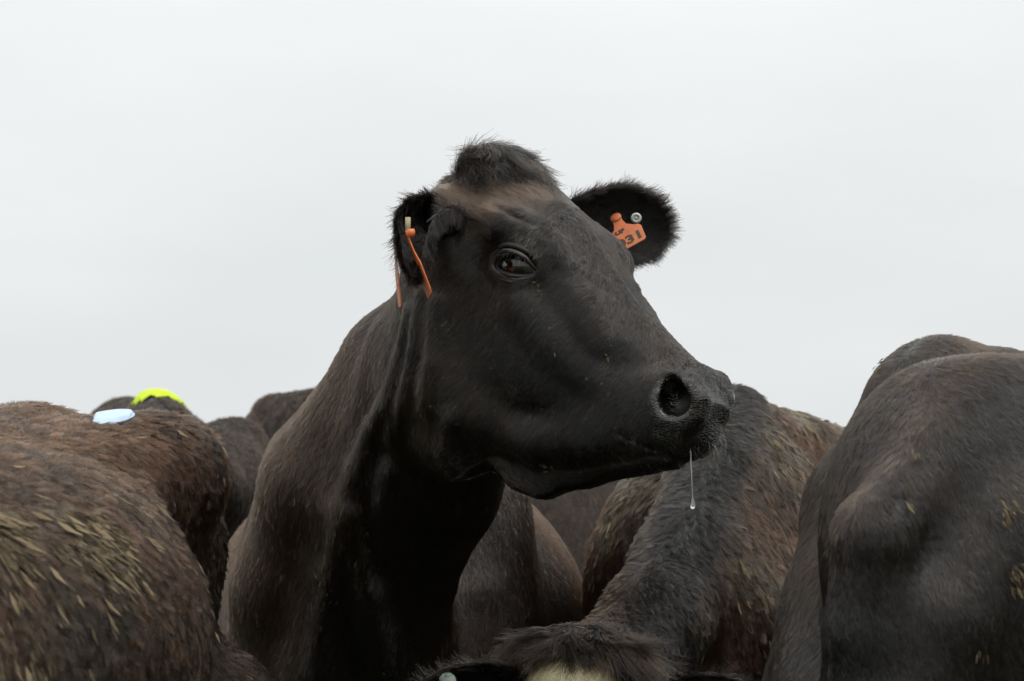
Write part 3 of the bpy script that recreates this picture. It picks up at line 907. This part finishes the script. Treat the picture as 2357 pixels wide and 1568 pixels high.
    strands('eyelashes', root, ef.wor(lp), nw, fl, .013, .00030, np.broadcast_to(DARK, (n, 3)), er, lift=.62, npts=5, gravity=.35, jitter=.15)
    # whiskers and bristles of the lips
    wr = np.random.default_rng(9)
    wp, wn = [], []
    for px, py, s_ in [(1640, 865, 6), (1655, 885, 6), (1664, 1000, 5), (1655, 1022, 7), (1640, 1026, 7), (1600, 1034, 8), (1560, 1060, 9), (1520, 1068, 10), (1480, 1058, 10), (1440, 1030, 10), (1460, 1000, 10), (1545, 1010, 10)]:
        for _ in range(5):
            c, nn = hit(px + wr.normal(0, s_), py + wr.normal(0, s_))
            if c is not None: wp.append(c); wn.append(nn)
    wp = np.array(wp); wn = np.array(wn)
    strands('whiskers', root, wp, wn, np.broadcast_to(HEAD.R[0] * .5 + np.array([0, 0, -.6]), wp.shape), .026, .00022, np.broadcast_to(np.array([.05, .047, .045]), wp.shape), wr, lift=.9, npts=6, jitter=.4, gravity=.15)
    # flecks of grass and dirt stuck to the hide
    fr_ = np.random.default_rng(13); fp, fn_, fs = [], [], []
    spots = [(1395, 820, 7, 6), (1398, 826, 4, 4), (1183, 890, 8, 8), (1180, 885, 5, 5), (1490, 740, 8, 9), (1340, 592, 2, 1), (1408, 606, 2, 2), (1270, 1070, 11, 10), (1262, 1068, 8, 8), (1382, 885, 3, 2), (1420, 985, 3, 2), (1555, 965, 3, 2),
             (1020, 760, 14, 10), (1010, 930, 10, 9), (745, 1380, 10, 22), (735, 1330, 6, 14), (720, 1480, 14, 14), (905, 1525, 12, 8), (1225, 655, 10, 9), (1240, 665, 7, 7), (1520, 880, 6, 8), (1530, 870, 8, 8), (1620, 915, 14, 8), (1608, 935, 4, 4), (955, 850, 8, 5), (1080, 880, 60, 10), (1130, 970, 70, 12), (1200, 760, 80, 10)]
    for cx, cy, sp, n in spots:
        for _ in range(n):
            c, nn = hit(cx + fr_.normal(0, sp), cy + fr_.normal(0, sp))
            if c is not None: fp.append(c + nn * .002); fn_.append(nn)
    fp = np.array(fp); fn_ = np.array(fn_)
    flakes('grass_flecks', body, fp, fn_, fr_.normal(0, 1, fp.shape), fr_, .003, .008, STRAW)
    # ear tags: two long flags through the near ear, a numbered plate and a metal button in the far ear
    a0, a1 = P(938, 540, 3.575), P(994, 688, 3.565)
    g, f1 = make_tag('ear_tag', root, a0, a1 - a0, np.array([.15, -.985, .0]), 'orange plastic tag seen almost edge-on, in front of the near ear', s=1.0)
    lathe('stud', [(0, -.004), (.0065, -.004), (.0065, .006), (.0045, .007), (0, .007)], Frame(P(943, 537, 3.570), (0, 0, 1), unit((.4, -.9, 0)), unit((.9, .4, 0.1))), ORANGE, g)
    lathe('post', [(0, -.012), (.004, -.012), (.004, .012), (0, .012)], Frame(P(939, 519, 3.580), (1, 0, 0), (0, 1, 0), (0, 0, 1)), POST, g)
    b0, b1 = P(908, 556, 3.60), P(922, 700, 3.60)
    make_tag('ear_tag', root, b0, b1 - b0, np.array([.10, -.99, .0]), 'weathered orange tag hanging behind the near ear', DIRTY_ORANGE)
    z7 = lambda x, y: ((1350 + x / 5.6) / 1.0607, (420 + y / 5.6) / 1.0607)
    top = P(*z7(872, 650), 3.862); bot = top + np.array([.017, -.070, -.050])
    g, f2 = make_tag('ear_tag', root, top, bot - top, np.array([.030, -.006, .0150]), 'weathered orange plate with faded black number in the far ear', DIRTY_ORANGE, s=.92)
    lathe('stud', [(0, .004), (.0085, .004), (.0095, .0015), (.0095, 0), (0, 0)], f2.sub((0, .001, .0018)), DIRTY_ORANGE, g)
    f3 = f2.sub((0, 0, .0019))
    lettering('tag_number', '031', .031, f3, TAG_INK, g, .006, -.072)
    lettering('tag_mark', 'UP', .013, f3, TAG_INK, g, -.004, -.040)
    lathe('ear_button', [(0, .0035), (.0022, .0035), (.0024, .0012), (.0042, .0012), (.0046, .004), (.0066, .0045), (.0086, .002), (.0086, -.002), (0, -.002)], Frame(P(*z7(1138, 632), 3.862), (1, 0, 0), (0, 0, 1), (0, -1, 0)), METAL, root)
    return root, me, hit
# ------------------------------------------------------------------ the rest of the herd
def yawf(o, fx, fd):
    f = unit((fx, fd, 0)); z = np.array([0, 0, 1.]); return Frame((o[0], o[1], 0), f, np.cross(z, f), z)
def plain_neck_head(sc, fr, drop=.55, fwd=.62):
    """neck and head of a cow whose head is out of the picture, hanging to graze"""
    sc.tube([(.55, 0, 1.12), (.80, 0, 1.0), (1.02, 0, .80), (1.12, 0, .62)], [.22, .17, .13, .11], fr, k=.08, sq=(1, .75))
    a = unit((.45, 0, -.9)); u = unit((.9, 0, .45))
    hf = fr.sub((1.24, 0, .62), a, (0, 1, 0), u)
    head_prims(sc, hf, detail=False)
    return hf
def cow_a():
    sc = Sculpt(); fr = yawf((-.768, 2.95), -.11, -1)
    torso_prims(sc, fr, 1.345, 1.0, wdrop=.03, bw=.88, thigh=.10, hook=.225, hookz=1.255)
    for sg in (1, -1):
        sc.ell((-.02, sg * .185, 1.06), (.42, .19, .19), fr, k=.10)
        sc.ell((-.16, sg * .11, 1.178), (.36, .14, .075), fr, k=.10)
        sc.ell((-.50, sg * .14, 1.262), (.22, .12, .05), fr, k=.09)
        sc.ell((-.50, sg * .145, .98), (.22, .095, .27), fr, k=.08)
    plain_neck_head(sc, fr)
    return sc, fr
def cow_b():
    sc = Sculpt(); fr = yawf((-1.06, 6.87), -.22, .97)
    torso_prims(sc, fr, 1.415, .96, hook=.225, hookz=1.22)
    plain_neck_head(sc, fr)
    return sc, fr
def cow_c():
    sc = Sculpt(); fr = yawf((-.06, 7.44), .6, .8)
    torso_prims(sc, fr, 1.455, .95)
    plain_neck_head(sc, fr)
    return sc, fr
def cow_d():
    sc = Sculpt(); fr = yawf((.575, 4.97), -.31, -.95)
    torso_prims(sc, fr, 1.305, .95, hook=.225, hookz=1.19, shoulder=False)
    a = unit((-.05, -.13, -.99)); y = unit((1, -.08, 0)); y = unit(y - a * (a @ y)); u = np.cross(a, y)
    if u[1] > 0: u = -u
    hf = Frame(P(1338, 1494, 3.58) + a * .185, a, y, u)
    sc.tube([P(1695, 960, 4.5), P(1650, 1120, 4.25), P(1590, 1300, 4.02), P(1505, 1440, 3.85), P(1420, 1560, 3.76), P(1350, 1600, 3.70)], [.06, .085, .092, .085, .09, .09], k=.06)
    sc.tube([P(1690, 1250, 4.3), P(1640, 1450, 4.05), P(1560, 1640, 3.95)], [.13, .13, .11], k=.07)
    sc.ell(P(1480, 1270, 4.45), (.095, .15, .19), k=.05, rot=[unit((1, 0, -.35)), (0, 1, 0), unit((.35, 0, 1))])
    sc.ell(P(1765, 1330, 4.4), (.10, .15, .26), k=.06)
    sc.tube([P(1745, 1000, 4.62), P(1830, 1045, 4.85), P(1930, 1075, 5.1)], [.06, .075, .08], k=.07)
    head_prims(sc, hf)
    return sc, fr, hf
def cow_e():
    sc = Sculpt(); fr = yawf((.565 + .34, 3.22 + .42), -.6, -.8)
    torso_prims(sc, fr, 1.34, 1.0, shoulder=False, chest=False)
    sc.tube([P(2140, 950, 3.30), P(2012, 1180, 3.26), P(1985, 1400, 3.18), P(1990, 1640, 3.08)], [.083, .09, .095, .095], k=.05)
    sc.tube([P(2095, 905, 3.22), P(2180, 880, 3.28), P(2300, 886, 3.36), P(2420, 900, 3.45)], [.045, .045, .048, .055], k=.08)
    sc.ell(P(2270, 1345, 2.99), (.20, .15, .285), k=.06, rot=[unit((1, 0, .25)), (0, 1, 0), unit((-.25, 0, 1))])
    sc.tube([P(2420, 895, 3.02), P(2310, 930, 2.99), P(2160, 1060, 2.91), P(2010, 1230, 2.84), P(1985, 1450, 2.85), P(1980, 1640, 2.87)], [.045, .048, .05, .046, .044, .05], k=.045)
    sc.tube([P(2300, 1230, 2.88), P(2180, 1420, 2.85), P(2120, 1600, 2.86)], [.03, .04, .05], k=.08)
    a = unit((-.35, -.45, -.85)); y = unit(np.cross((0, 0, 1), (-.6, -.8, 0))); y = unit(y - a * (a @ y)); u = np.cross(a, y)
    if u[1] > 0: u = -u
    sc.tube([P(1990, 1640, 3.08), P(1960, 1850, 2.9)], [.095, .095], k=.05)
    hf = Frame(P(1950, 1930, 2.78), a, y, u)
    head_prims(sc, hf, detail=False)
    return sc, fr

def herd_body(root, sc, h=.013):
    v, q = surface_nets(sc, h)
    return mesh_from('body', v, q)
def back_flow(fr, p, down=.9, back=.75, noise=.25):
    f = -fr.R[0] * back + np.array([0, 0, -down])
    f = np.broadcast_to(f, p.shape) + np.stack([noise3(p, 7, 41), noise3(p, 7, 42), noise3(p, 7, 43)], 1) * noise
    return f
def flakes(name, parent, p, nr, flow, rng, lmin, lmax, mat):
    """crusts of dried mud hanging in the coat: small ridged lens shapes lying along the hair"""
    N = len(p)
    flow = flow - nr * (flow * nr).sum(1, keepdims=True); flow /= np.linalg.norm(flow, axis=1, keepdims=True) + 1e-9
    sd = np.cross(nr, flow)
    ln = rng.uniform(lmin, lmax, N)[:, None] * rng.uniform(.4, 1, (N, 1)); wd = ln * rng.uniform(.07, .22, (N, 1)); ht = wd * rng.uniform(.35, .8, (N, 1))
    up = rng.uniform(.002, .006, (N, 1))
    base = p + nr * up
    tw = sd * rng.normal(0, .18, (N, 1))
    V = np.stack([base, base + flow * ln * .35 + sd * wd * rng.uniform(.6, 1.1, (N, 1)) + tw * ln * .3, base + (flow + nr * .10) * ln + tw * ln, base + flow * ln * .45 - sd * wd * rng.uniform(.5, 1.0, (N, 1)) + tw * ln * .4,
                  base + flow * ln * .38 + nr * ht + tw * ln * .3, base + flow * ln * .72 + nr * ht * .7 + tw * ln * .7 + sd * wd * .1], 1).reshape(-1, 3)
    f = np.array([(0, 1, 4), (1, 5, 4), (1, 2, 5), (2, 3, 5), (3, 4, 5), (3, 0, 4), (0, 3, 1), (1, 3, 2)])
    F = (np.arange(N)[:, None, None] * 6 + f[None]).reshape(-1, 3)
    me = mesh_from(name, V, F)
    me.polygons.foreach_set('use_smooth', np.zeros(len(F), bool))
    tn_ = rng.random(N) ** 1.7
    set_attr(me, 'coat', np.repeat(lerp(np.array([.045, .034, .024]), np.array([.25, .195, .118]), tn_), 6, axis=0))
    o = link(name, me, mat, parent); o['kind'] = 'stuff'
    return o
# ------------------------------------------------------------------ ground (hidden by the herd, runs to the horizon)
def ground_mat():
    m, nt, b = new_mat('trampled_pasture')
    tc = nt.nodes.new('ShaderNodeTexCoord'); n1 = nt.nodes.new('ShaderNodeTexNoise'); n2 = nt.nodes.new('ShaderNodeTexNoise')
    n1.inputs['Scale'].default_value = .6; n1.inputs['Detail'].default_value = 8; n2.inputs['Scale'].default_value = 25; n2.inputs['Detail'].default_value = 6
    nt.links.new(tc.outputs['Object'], n1.inputs['Vector']); nt.links.new(tc.outputs['Object'], n2.inputs['Vector'])
    rp = nt.nodes.new('ShaderNodeValToRGB')
    rp.color_ramp.elements[0].position = .40; rp.color_ramp.elements[0].color = (.045, .034, .022, 1)
    rp.color_ramp.elements[1].position = .62; rp.color_ramp.elements[1].color = (.045, .062, .020, 1)
    mx = nt.nodes.new('ShaderNodeMix'); mx.data_type = 'FLOAT'; mx.inputs['Factor'].default_value = .35
    nt.links.new(n1.outputs['Fac'], mx.inputs['A']); nt.links.new(n2.outputs['Fac'], mx.inputs['B'])
    nt.links.new(mx.outputs['Result'], rp.inputs['Fac']); nt.links.new(rp.outputs['Color'], b.inputs['Base Color'])
    bp = nt.nodes.new('ShaderNodeBump'); bp.inputs['Strength'].default_value = .8; bp.inputs['Distance'].default_value = .05
    nt.links.new(n2.outputs['Fac'], bp.inputs['Height']); nt.links.new(bp.outputs['Normal'], b.inputs['Normal'])
    b.inputs['Roughness'].default_value = .95
    return m
gd = link('ground', mesh_from('ground', [(-3000, -3000, 0), (3000, -3000, 0), (3000, 3000, 0), (-3000, 3000, 0)], [(0, 1, 2, 3)]), ground_mat())
gd['kind'] = 'structure'

main_root, main_me, main_hit = build_main()
MUD, nt_, b_ = new_mat('dried_mud')
at_ = nt_.nodes.new('ShaderNodeAttribute'); at_.attribute_name = 'coat'; nt_.links.new(at_.outputs['Color'], b_.inputs['Base Color'])
b_.inputs['Roughness'].default_value = .95; b_.inputs['Specular IOR Level'].default_value = .1
GROUP = 'cows crowded together in the herd'

# ---- muddy cow at the left edge
root = thing('cow', 'reddish-brown cow at the left edge, flank caked in dried mud flakes', 'cow', (-.8, 2.95, 0), GROUP)
sc, fr = cow_a(); me = herd_body(root, sc)
def coat_a(p):
    n1 = fbm(p, 6, 3, 11); n2 = fbm(p, 28, 2, 14)
    c = lerp(DARK * .9, RUST * .55, smooth(n1 + .5 * n2, -.5, .45))
    q = fr.loc(p)
    top = smooth(q[:, 2], 1.05, 1.25)
    c = lerp(c, RUST * .85, top * np.clip(.35 + n2, 0, 1) * .7)
    hip = smooth(q[:, 0], -.42, -.55) * smooth(q[:, 2], 1.24, 1.12)
    return lerp(c, DARK, hip * .6)
def mud_a(p):
    q = fr.loc(p); pj = project(p)
    m = smooth(pj[:, 0] + .35 * (pj[:, 1] - 1200), 420, 200) * smooth(pj[:, 1], 1060, 1280)
    return np.clip(m * (.10 + 1.5 * smooth(fbm(p * np.array([1, 1, .45]), 14, 3, 19), -.15, .45)), 0, 1)
p, nr, rng = scatter(me, lambda x: 150000. * np.ones(len(x)), 31)
p2, nr2, rng2 = scatter(me, lambda x: 42000. * (mud_a(x) ** 1.6 + .003), 32)
body = finish_body('body', root, None, me, [], coat_a)
mm = mud_a(p)
tint = lerp(coat_a(p), TAN * .34, mm * .7 * (rng.random(len(p)) < .7)) * np.exp(rng.normal(0, .4, (len(p), 1)))
strands('coat', body, p, nr, back_flow(fr, p, 1.0, .35), .017, .00055, tint, rng, lift=.35, curl=.15, clump=.75, clump_scale=85, jitter=.3)['kind'] = 'stuff'
flakes('mud_flakes', body, p2, nr2, back_flow(fr, p2, 1.0, .35, .35), rng2, .014, .042, MUD)
hit_a = ray_fn(me); hit_a_me = me; root_a = root

def plain_cow(fn, label, loc, coat, dens, ln, rad, seed, flow=(1.0, .6), clump=.5, cs=90, mat=None, lift=.30, tvar=.36):
    root = thing('cow', label, 'cow', loc, GROUP)
    sc, fr = fn(); me = herd_body(root, sc)
    p, nr, rng = scatter(me, lambda x: dens * np.ones(len(x)), seed)
    cf = lambda x: coat(x, fr)
    body = finish_body('body', root, None, me, [], cf)
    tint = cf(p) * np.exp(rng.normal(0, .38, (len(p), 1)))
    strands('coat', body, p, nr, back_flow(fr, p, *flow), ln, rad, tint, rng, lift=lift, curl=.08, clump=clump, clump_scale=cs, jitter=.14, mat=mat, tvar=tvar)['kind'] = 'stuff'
    return root, body, me, fr
def coat_dark(x, fr):
    n1 = fbm(x, 4, 3, 23); n2 = fbm(x, 20, 2, 24)
    return lerp(DARK * .7, BROWN * .5, smooth(n1 + .4 * n2, -.3, .6))
def coat_e(x, fr):
    n1 = fbm(x, 4, 3, 25); n2 = fbm(x, 20, 2, 26)
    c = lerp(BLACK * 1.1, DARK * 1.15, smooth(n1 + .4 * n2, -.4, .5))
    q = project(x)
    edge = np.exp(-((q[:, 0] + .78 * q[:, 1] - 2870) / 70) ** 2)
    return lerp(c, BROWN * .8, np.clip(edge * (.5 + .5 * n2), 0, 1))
rb, bb, mb, fb = plain_cow(cow_b, 'dark brown cow with bright yellow-green paint on its rump', (-1.12, 6.87, 0), coat_dark, 60000., .02, .0008, 41)
rc, bc, mc, fc = plain_cow(cow_c, 'dark cow whose rump just shows behind the shoulder of the raised-head cow', (-.06, 7.44, 0), coat_dark, 50000., .02, .0009, 42)
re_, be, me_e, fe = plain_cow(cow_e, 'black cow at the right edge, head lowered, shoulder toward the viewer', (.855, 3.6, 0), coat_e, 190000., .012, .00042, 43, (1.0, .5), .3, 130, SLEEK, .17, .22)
hit_e = ray_fn(me_e); hit_b = ray_fn(mb)
er2 = np.random.default_rng(77); ep, en = [], []
for _ in range(420):
    c, nn = hit_e(2325 + er2.normal(0, 26), 1270 + er2.normal(0, 62))
    if c is not None and noise3(c[None], 26, 4)[0] > -.15: ep.append(c); en.append(nn)
for cx, cy in ((2110, 1045), (2085, 1130), (2088, 1160), (2030, 845), (2045, 835), (2035, 850), (2260, 1500), (2245, 1495), (2205, 860)):
    for _ in range(3):
        c, nn = hit_e(cx + er2.normal(0, 6), cy + er2.normal(0, 5))
        if c is not None: ep.append(c); en.append(nn)
EP, EN, ER2 = np.array(ep), np.array(en), er2

flakes('mud_flakes', be, EP, EN, back_flow(fe, EP, 1.0, .5, .5), ER2, .008, .022, MUD)
# ---- brown cow with lowered head and cream forehead
root = thing('cow', 'brown cow with lowered head, cream forehead and shaggy black poll hair', 'cow', (.575, 4.97, 0), GROUP)
sc, fr, DH = cow_d(); me = herd_body(root, sc, .012)
refine_mesh(me, sc, lambda co, lv: np.linalg.norm(co - DH.o, axis=1) < .30, 1)
def coat_d(p):
    q = project(p); h = DH.loc(p)
    n1 = fbm(p, 6, 3, 61); n2 = fbm(p, 26, 2, 64)
    c = lerp(DARK * .9, RUST * .6, smooth(n1 + .5 * n2, -.45, .5))
    # grey-black stripe down the neck
    cx = np.interp(q[:, 1], [900, 1150, 1300, 1450, 1600], [1690, 1610, 1560, 1500, 1430])
    st = np.exp(-((q[:, 0] - cx) / 115) ** 2)
    c = lerp(c, np.array([.0065, .0056, .0050]), np.clip(st * 1.25 + .2 * n2 * st, 0, 1))
    onh = smooth(h[:, 0], -.24, -.20) * smooth(h[:, 2], -.28, -.2)
    c = lerp(c, BLACK * 1.3, onh)
    cr = smooth(np.abs(h[:, 1] + .006) + .030 * n2, .080, .052) * smooth(h[:, 0], -.195, -.180) * smooth(h[:, 2], -.08, -.05)
    return lerp(c, CREAM, cr * onh)
p, nr, rng = scatter(me, lambda x: 150000. * np.ones(len(x)), 51)
def mud_d(x):
    q = project(x)
    cx = np.interp(q[:, 1], [900, 1150, 1300, 1450, 1600], [1690, 1610, 1560, 1500, 1430])
    s_ = smooth(np.abs(q[:, 0] - cx), 60, 130) * (np.linalg.norm(x - DH.o, axis=1) > .34)
    return s_ * np.clip(fbm(x, 10, 3, 69) + .05, 0, 1)
p2, nr2, rng2 = scatter(me, lambda x: 7000. * mud_d(x) ** 1.3, 52)
def dt_mask(x):
    h = DH.loc(x)
    return (((h[:, 0] + .205) / .034) ** 2 + (h[:, 1] / .088) ** 2 < 1) & (h[:, 2] > -.075)
tp, tn, trng = scatter(me, lambda x: 300000. * np.ones(len(x)), 53, dt_mask)
el = Ear(P(1225, 1585, 3.62), P(1090, 1530, 3.58), P(960, 1590, 3.52), np.array([.1, -.8, -.5]), .045, 1.3, .9)
er_ = Ear(P(1470, 1640, 3.64), P(1640, 1540, 3.62), P(1775, 1630, 3.56), np.array([-.1, -.8, -.5]), .045, 1.3, .9)
body = finish_body('body', root, None, me, [(el.V, el.F), (er_.V, er_.F)] + lids(DH), coat_d)
mm = mud_d(p)
tint = lerp(coat_d(p), TAN * .5, mm * .5) * np.exp(rng.normal(0, .38, (len(p), 1)))
hq = DH.loc(p)
onh = smooth(hq[:, 0], -.24, -.20) * smooth(hq[:, 2], -.28, -.2)
fl = lerp(back_flow(fr, p, 1.0, .3), np.zeros(3), onh) + (DH.R[0] * .9 + np.sign(hq[:, 1:2]) * DH.R[1] * .3) * onh[:, None]
strands('coat', body, p, nr, fl, .016 - .003 * onh, .00050, tint, rng, lift=.28, curl=.12, clump=.6, clump_scale=80, jitter=.2, tvar=.36)['kind'] = 'stuff'
flakes('mud_flakes', body, p2, nr2, back_flow(fr, p2, 1.0, .3, .4), rng2, .014, .045, MUD)
th = DH.loc(tp)
dirs = DH.R[0] * .7 + DH.R[1] * (th[:, 1:2] * 9) + np.stack([noise3(tp, 40, 71), noise3(tp, 40, 72), noise3(tp, 40, 73)], 1) * .6
tt = lerp(BLACK * .8, BROWN * 1.2, trng.random(len(tp)) ** 3)
strands('forelock', root, tp, tn, dirs, .036 + .055 * np.clip(np.abs(th[:, 1]) / .07, 0, 1), .00062, tt, trng, lift=.9, npts=7, curl=.15, clump=.92, clump_scale=48, gravity=.50, jitter=.3)
el.hair('ear_hair', body, lambda x: np.broadcast_to(BLACK * 1.5, x.shape), 300000, .017, .00042, 55)['kind'] = 'stuff'
er_.hair('ear_hair', body, lambda x: np.broadcast_to(BLACK * 1.4, x.shape), 300000, .017, .00042, 56)['kind'] = 'stuff'
for sg in (1, -1):
    uv_ball('eye', eye_frame(DH, sg).sub((0.001, 0, -.0085)), (.030, .0262, .0265), EYE_MAT, root)
GREENTAG = mat_plain('grey_green_tag_plastic', (.20, .25, .21), .5, .4)
lathe('ear_tag', [(0, .006), (.008, .0055), (.012, .003), (.013, 0), (.011, -.003), (0, -.003)], Frame(P(1030, 1568, 3.50), (1, 0, 0), unit((0, .3, 1)), unit((0, -1, .3))), GREENTAG, root)

# ---- paint on the rumps
YELLOW = mat_plain('fluorescent_rump_paint', (.50, .66, .02), .7, .2, (.8, .006, 70), .35, 35)
PALE = mat_plain('pale_blue_rump_patch', (.46, .58, .74), .6, .3, (.5, .003, 50), .15, 40)
def patch(name, me, centre, radii, mat, parent, lift=.006, seed=1, label=None):
    """a layer of paint that follows the hide around a point, with a ragged edge"""
    co, no, tri = mesh_np(me)
    d = np.sqrt((((co - centre) / np.asarray(radii)) ** 2).sum(1)) + .24 * fbm(co, 38, 2, seed)
    keep = (d[tri] < 1).all(1)
    t = tri[keep]; u, inv = np.unique(t, return_inverse=True)
    t = inv.reshape(-1, 3)
    up = lift * np.clip((1 - d[u]) * 5, .15, 1)[:, None]
    me2 = mesh_from(name, co[u] + no[u] * up, t)
    o = link(name, me2, mat, parent)
    if label: o['label'] = label
    return o
c, nn = next((r for r in (hit_b(368, y_) for y_ in range(850, 1100, 4)) if r[0] is not None))
patch('rump_paint', mb, c + np.array([0, .02, -.01]), (.078, .14, .075), YELLOW, rb, .012, 3, 'bright yellow-green paint over the tail head')
def stuck_patch(name, me, c, ax, rx, ry, mat, parent, label):
    """a thin oval patch laid on the hide: rays dropped along the hide's normal"""
    co, no, tri = mesh_np(me); bt = BVHTree.FromPolygons(co.tolist(), tri.tolist(), all_triangles=True)
    loc, nrm, _, _ = bt.find_nearest(Vector(c)); nrm = np.array(nrm)
    x = unit(ax - nrm * (ax @ nrm)); y = np.cross(nrm, x)
    V = []
    nr_, na = 7, 28
    for k in range(nr_ + 1):
        for a in range(na):
            r = k / nr_; w = 1 + .08 * math.sin(3 * a * math.tau / na + 1) + .05 * math.sin(5 * a * math.tau / na)
            q = np.array(loc) + x * rx * r * w * math.cos(a * math.tau / na) + y * ry * r * w * math.sin(a * math.tau / na)
            h_ = bt.find_nearest(Vector(q))
            V.append(np.array(h_[0]) + np.array(h_[1]) * (.008 if k < nr_ else .002))
    i = np.arange((nr_ + 1) * na).reshape(-1, na); j = np.roll(i, -1, 1)
    o = link(name, mesh_from(name, V, np.stack([i[:-1], i[1:], j[1:], j[:-1]], -1).reshape(-1, 4)), mat, parent)
    o['label'] = label
c, nn = next((r for r in (hit_a(258, y_) for y_ in range(925, 1100, 4)) if r[0] is not None))
c2, _ = hit_a(258, project(c)[1] + 6)
stuck_patch('rump_patch', hit_a_me, c if c2 is None else c2, np.array([1., 0, 0]), .028, .050, PALE, root_a, 'pale blue-white patch on the back')
# ---- drool
WATER, nt, b = new_mat('clear_saliva')
b.inputs['Base Color'].default_value = (1, 1, 1, 1); b.inputs['Roughness'].default_value = .02; b.inputs['IOR'].default_value = 1.33; b.inputs['Transmission Weight'].default_value = .86
c, nn = main_hit(1589, 1038)
z0 = c[2] + .003; dpt = c[1] - .001
zd = P(1594, 1160, dpt)[2]
n = 26
zs = np.linspace(z0, zd + .010, n)
prof = [(.0010 - .0004 * math.sin(i / (n - 1) * 2.6), z) for i, z in enumerate(zs)]
prof += [(.0013, zd + .008), (.0024, zd + .003), (.0037, zd - .001), (.0038, zd - .0040), (.0026, zd - .0066), (.0001, zd - .0078)]
t = np.array([[r, z] for r, z in prof])
x0 = c[0]; x1 = P(1594, 1160, dpt)[0]
ph = np.linspace(0, 2 * math.pi, 12, endpoint=False)
cx = x0 + (x1 - x0) * np.clip((z0 - t[:, 1]) / (z0 - zd), 0, 1) ** .8
q = np.stack([cx[:, None] + t[:, 0:1] * np.cos(ph), dpt + t[:, 0:1] * np.sin(ph), np.broadcast_to(t[:, 1:2], (len(t), 12))], -1).reshape(-1, 3)
i = np.arange(len(t) * 12).reshape(len(t), 12); j = np.roll(i, -1, 1)
F = np.stack([i[:-1], i[1:], j[1:], j[:-1]], -1).reshape(-1, 4)
dr = link('drool_strand', mesh_from('drool_strand', q, F), WATER)
dr['label'] = 'clear drool strand ending in a drop, hanging from the raised-head cow lip'; dr['category'] = 'drool'
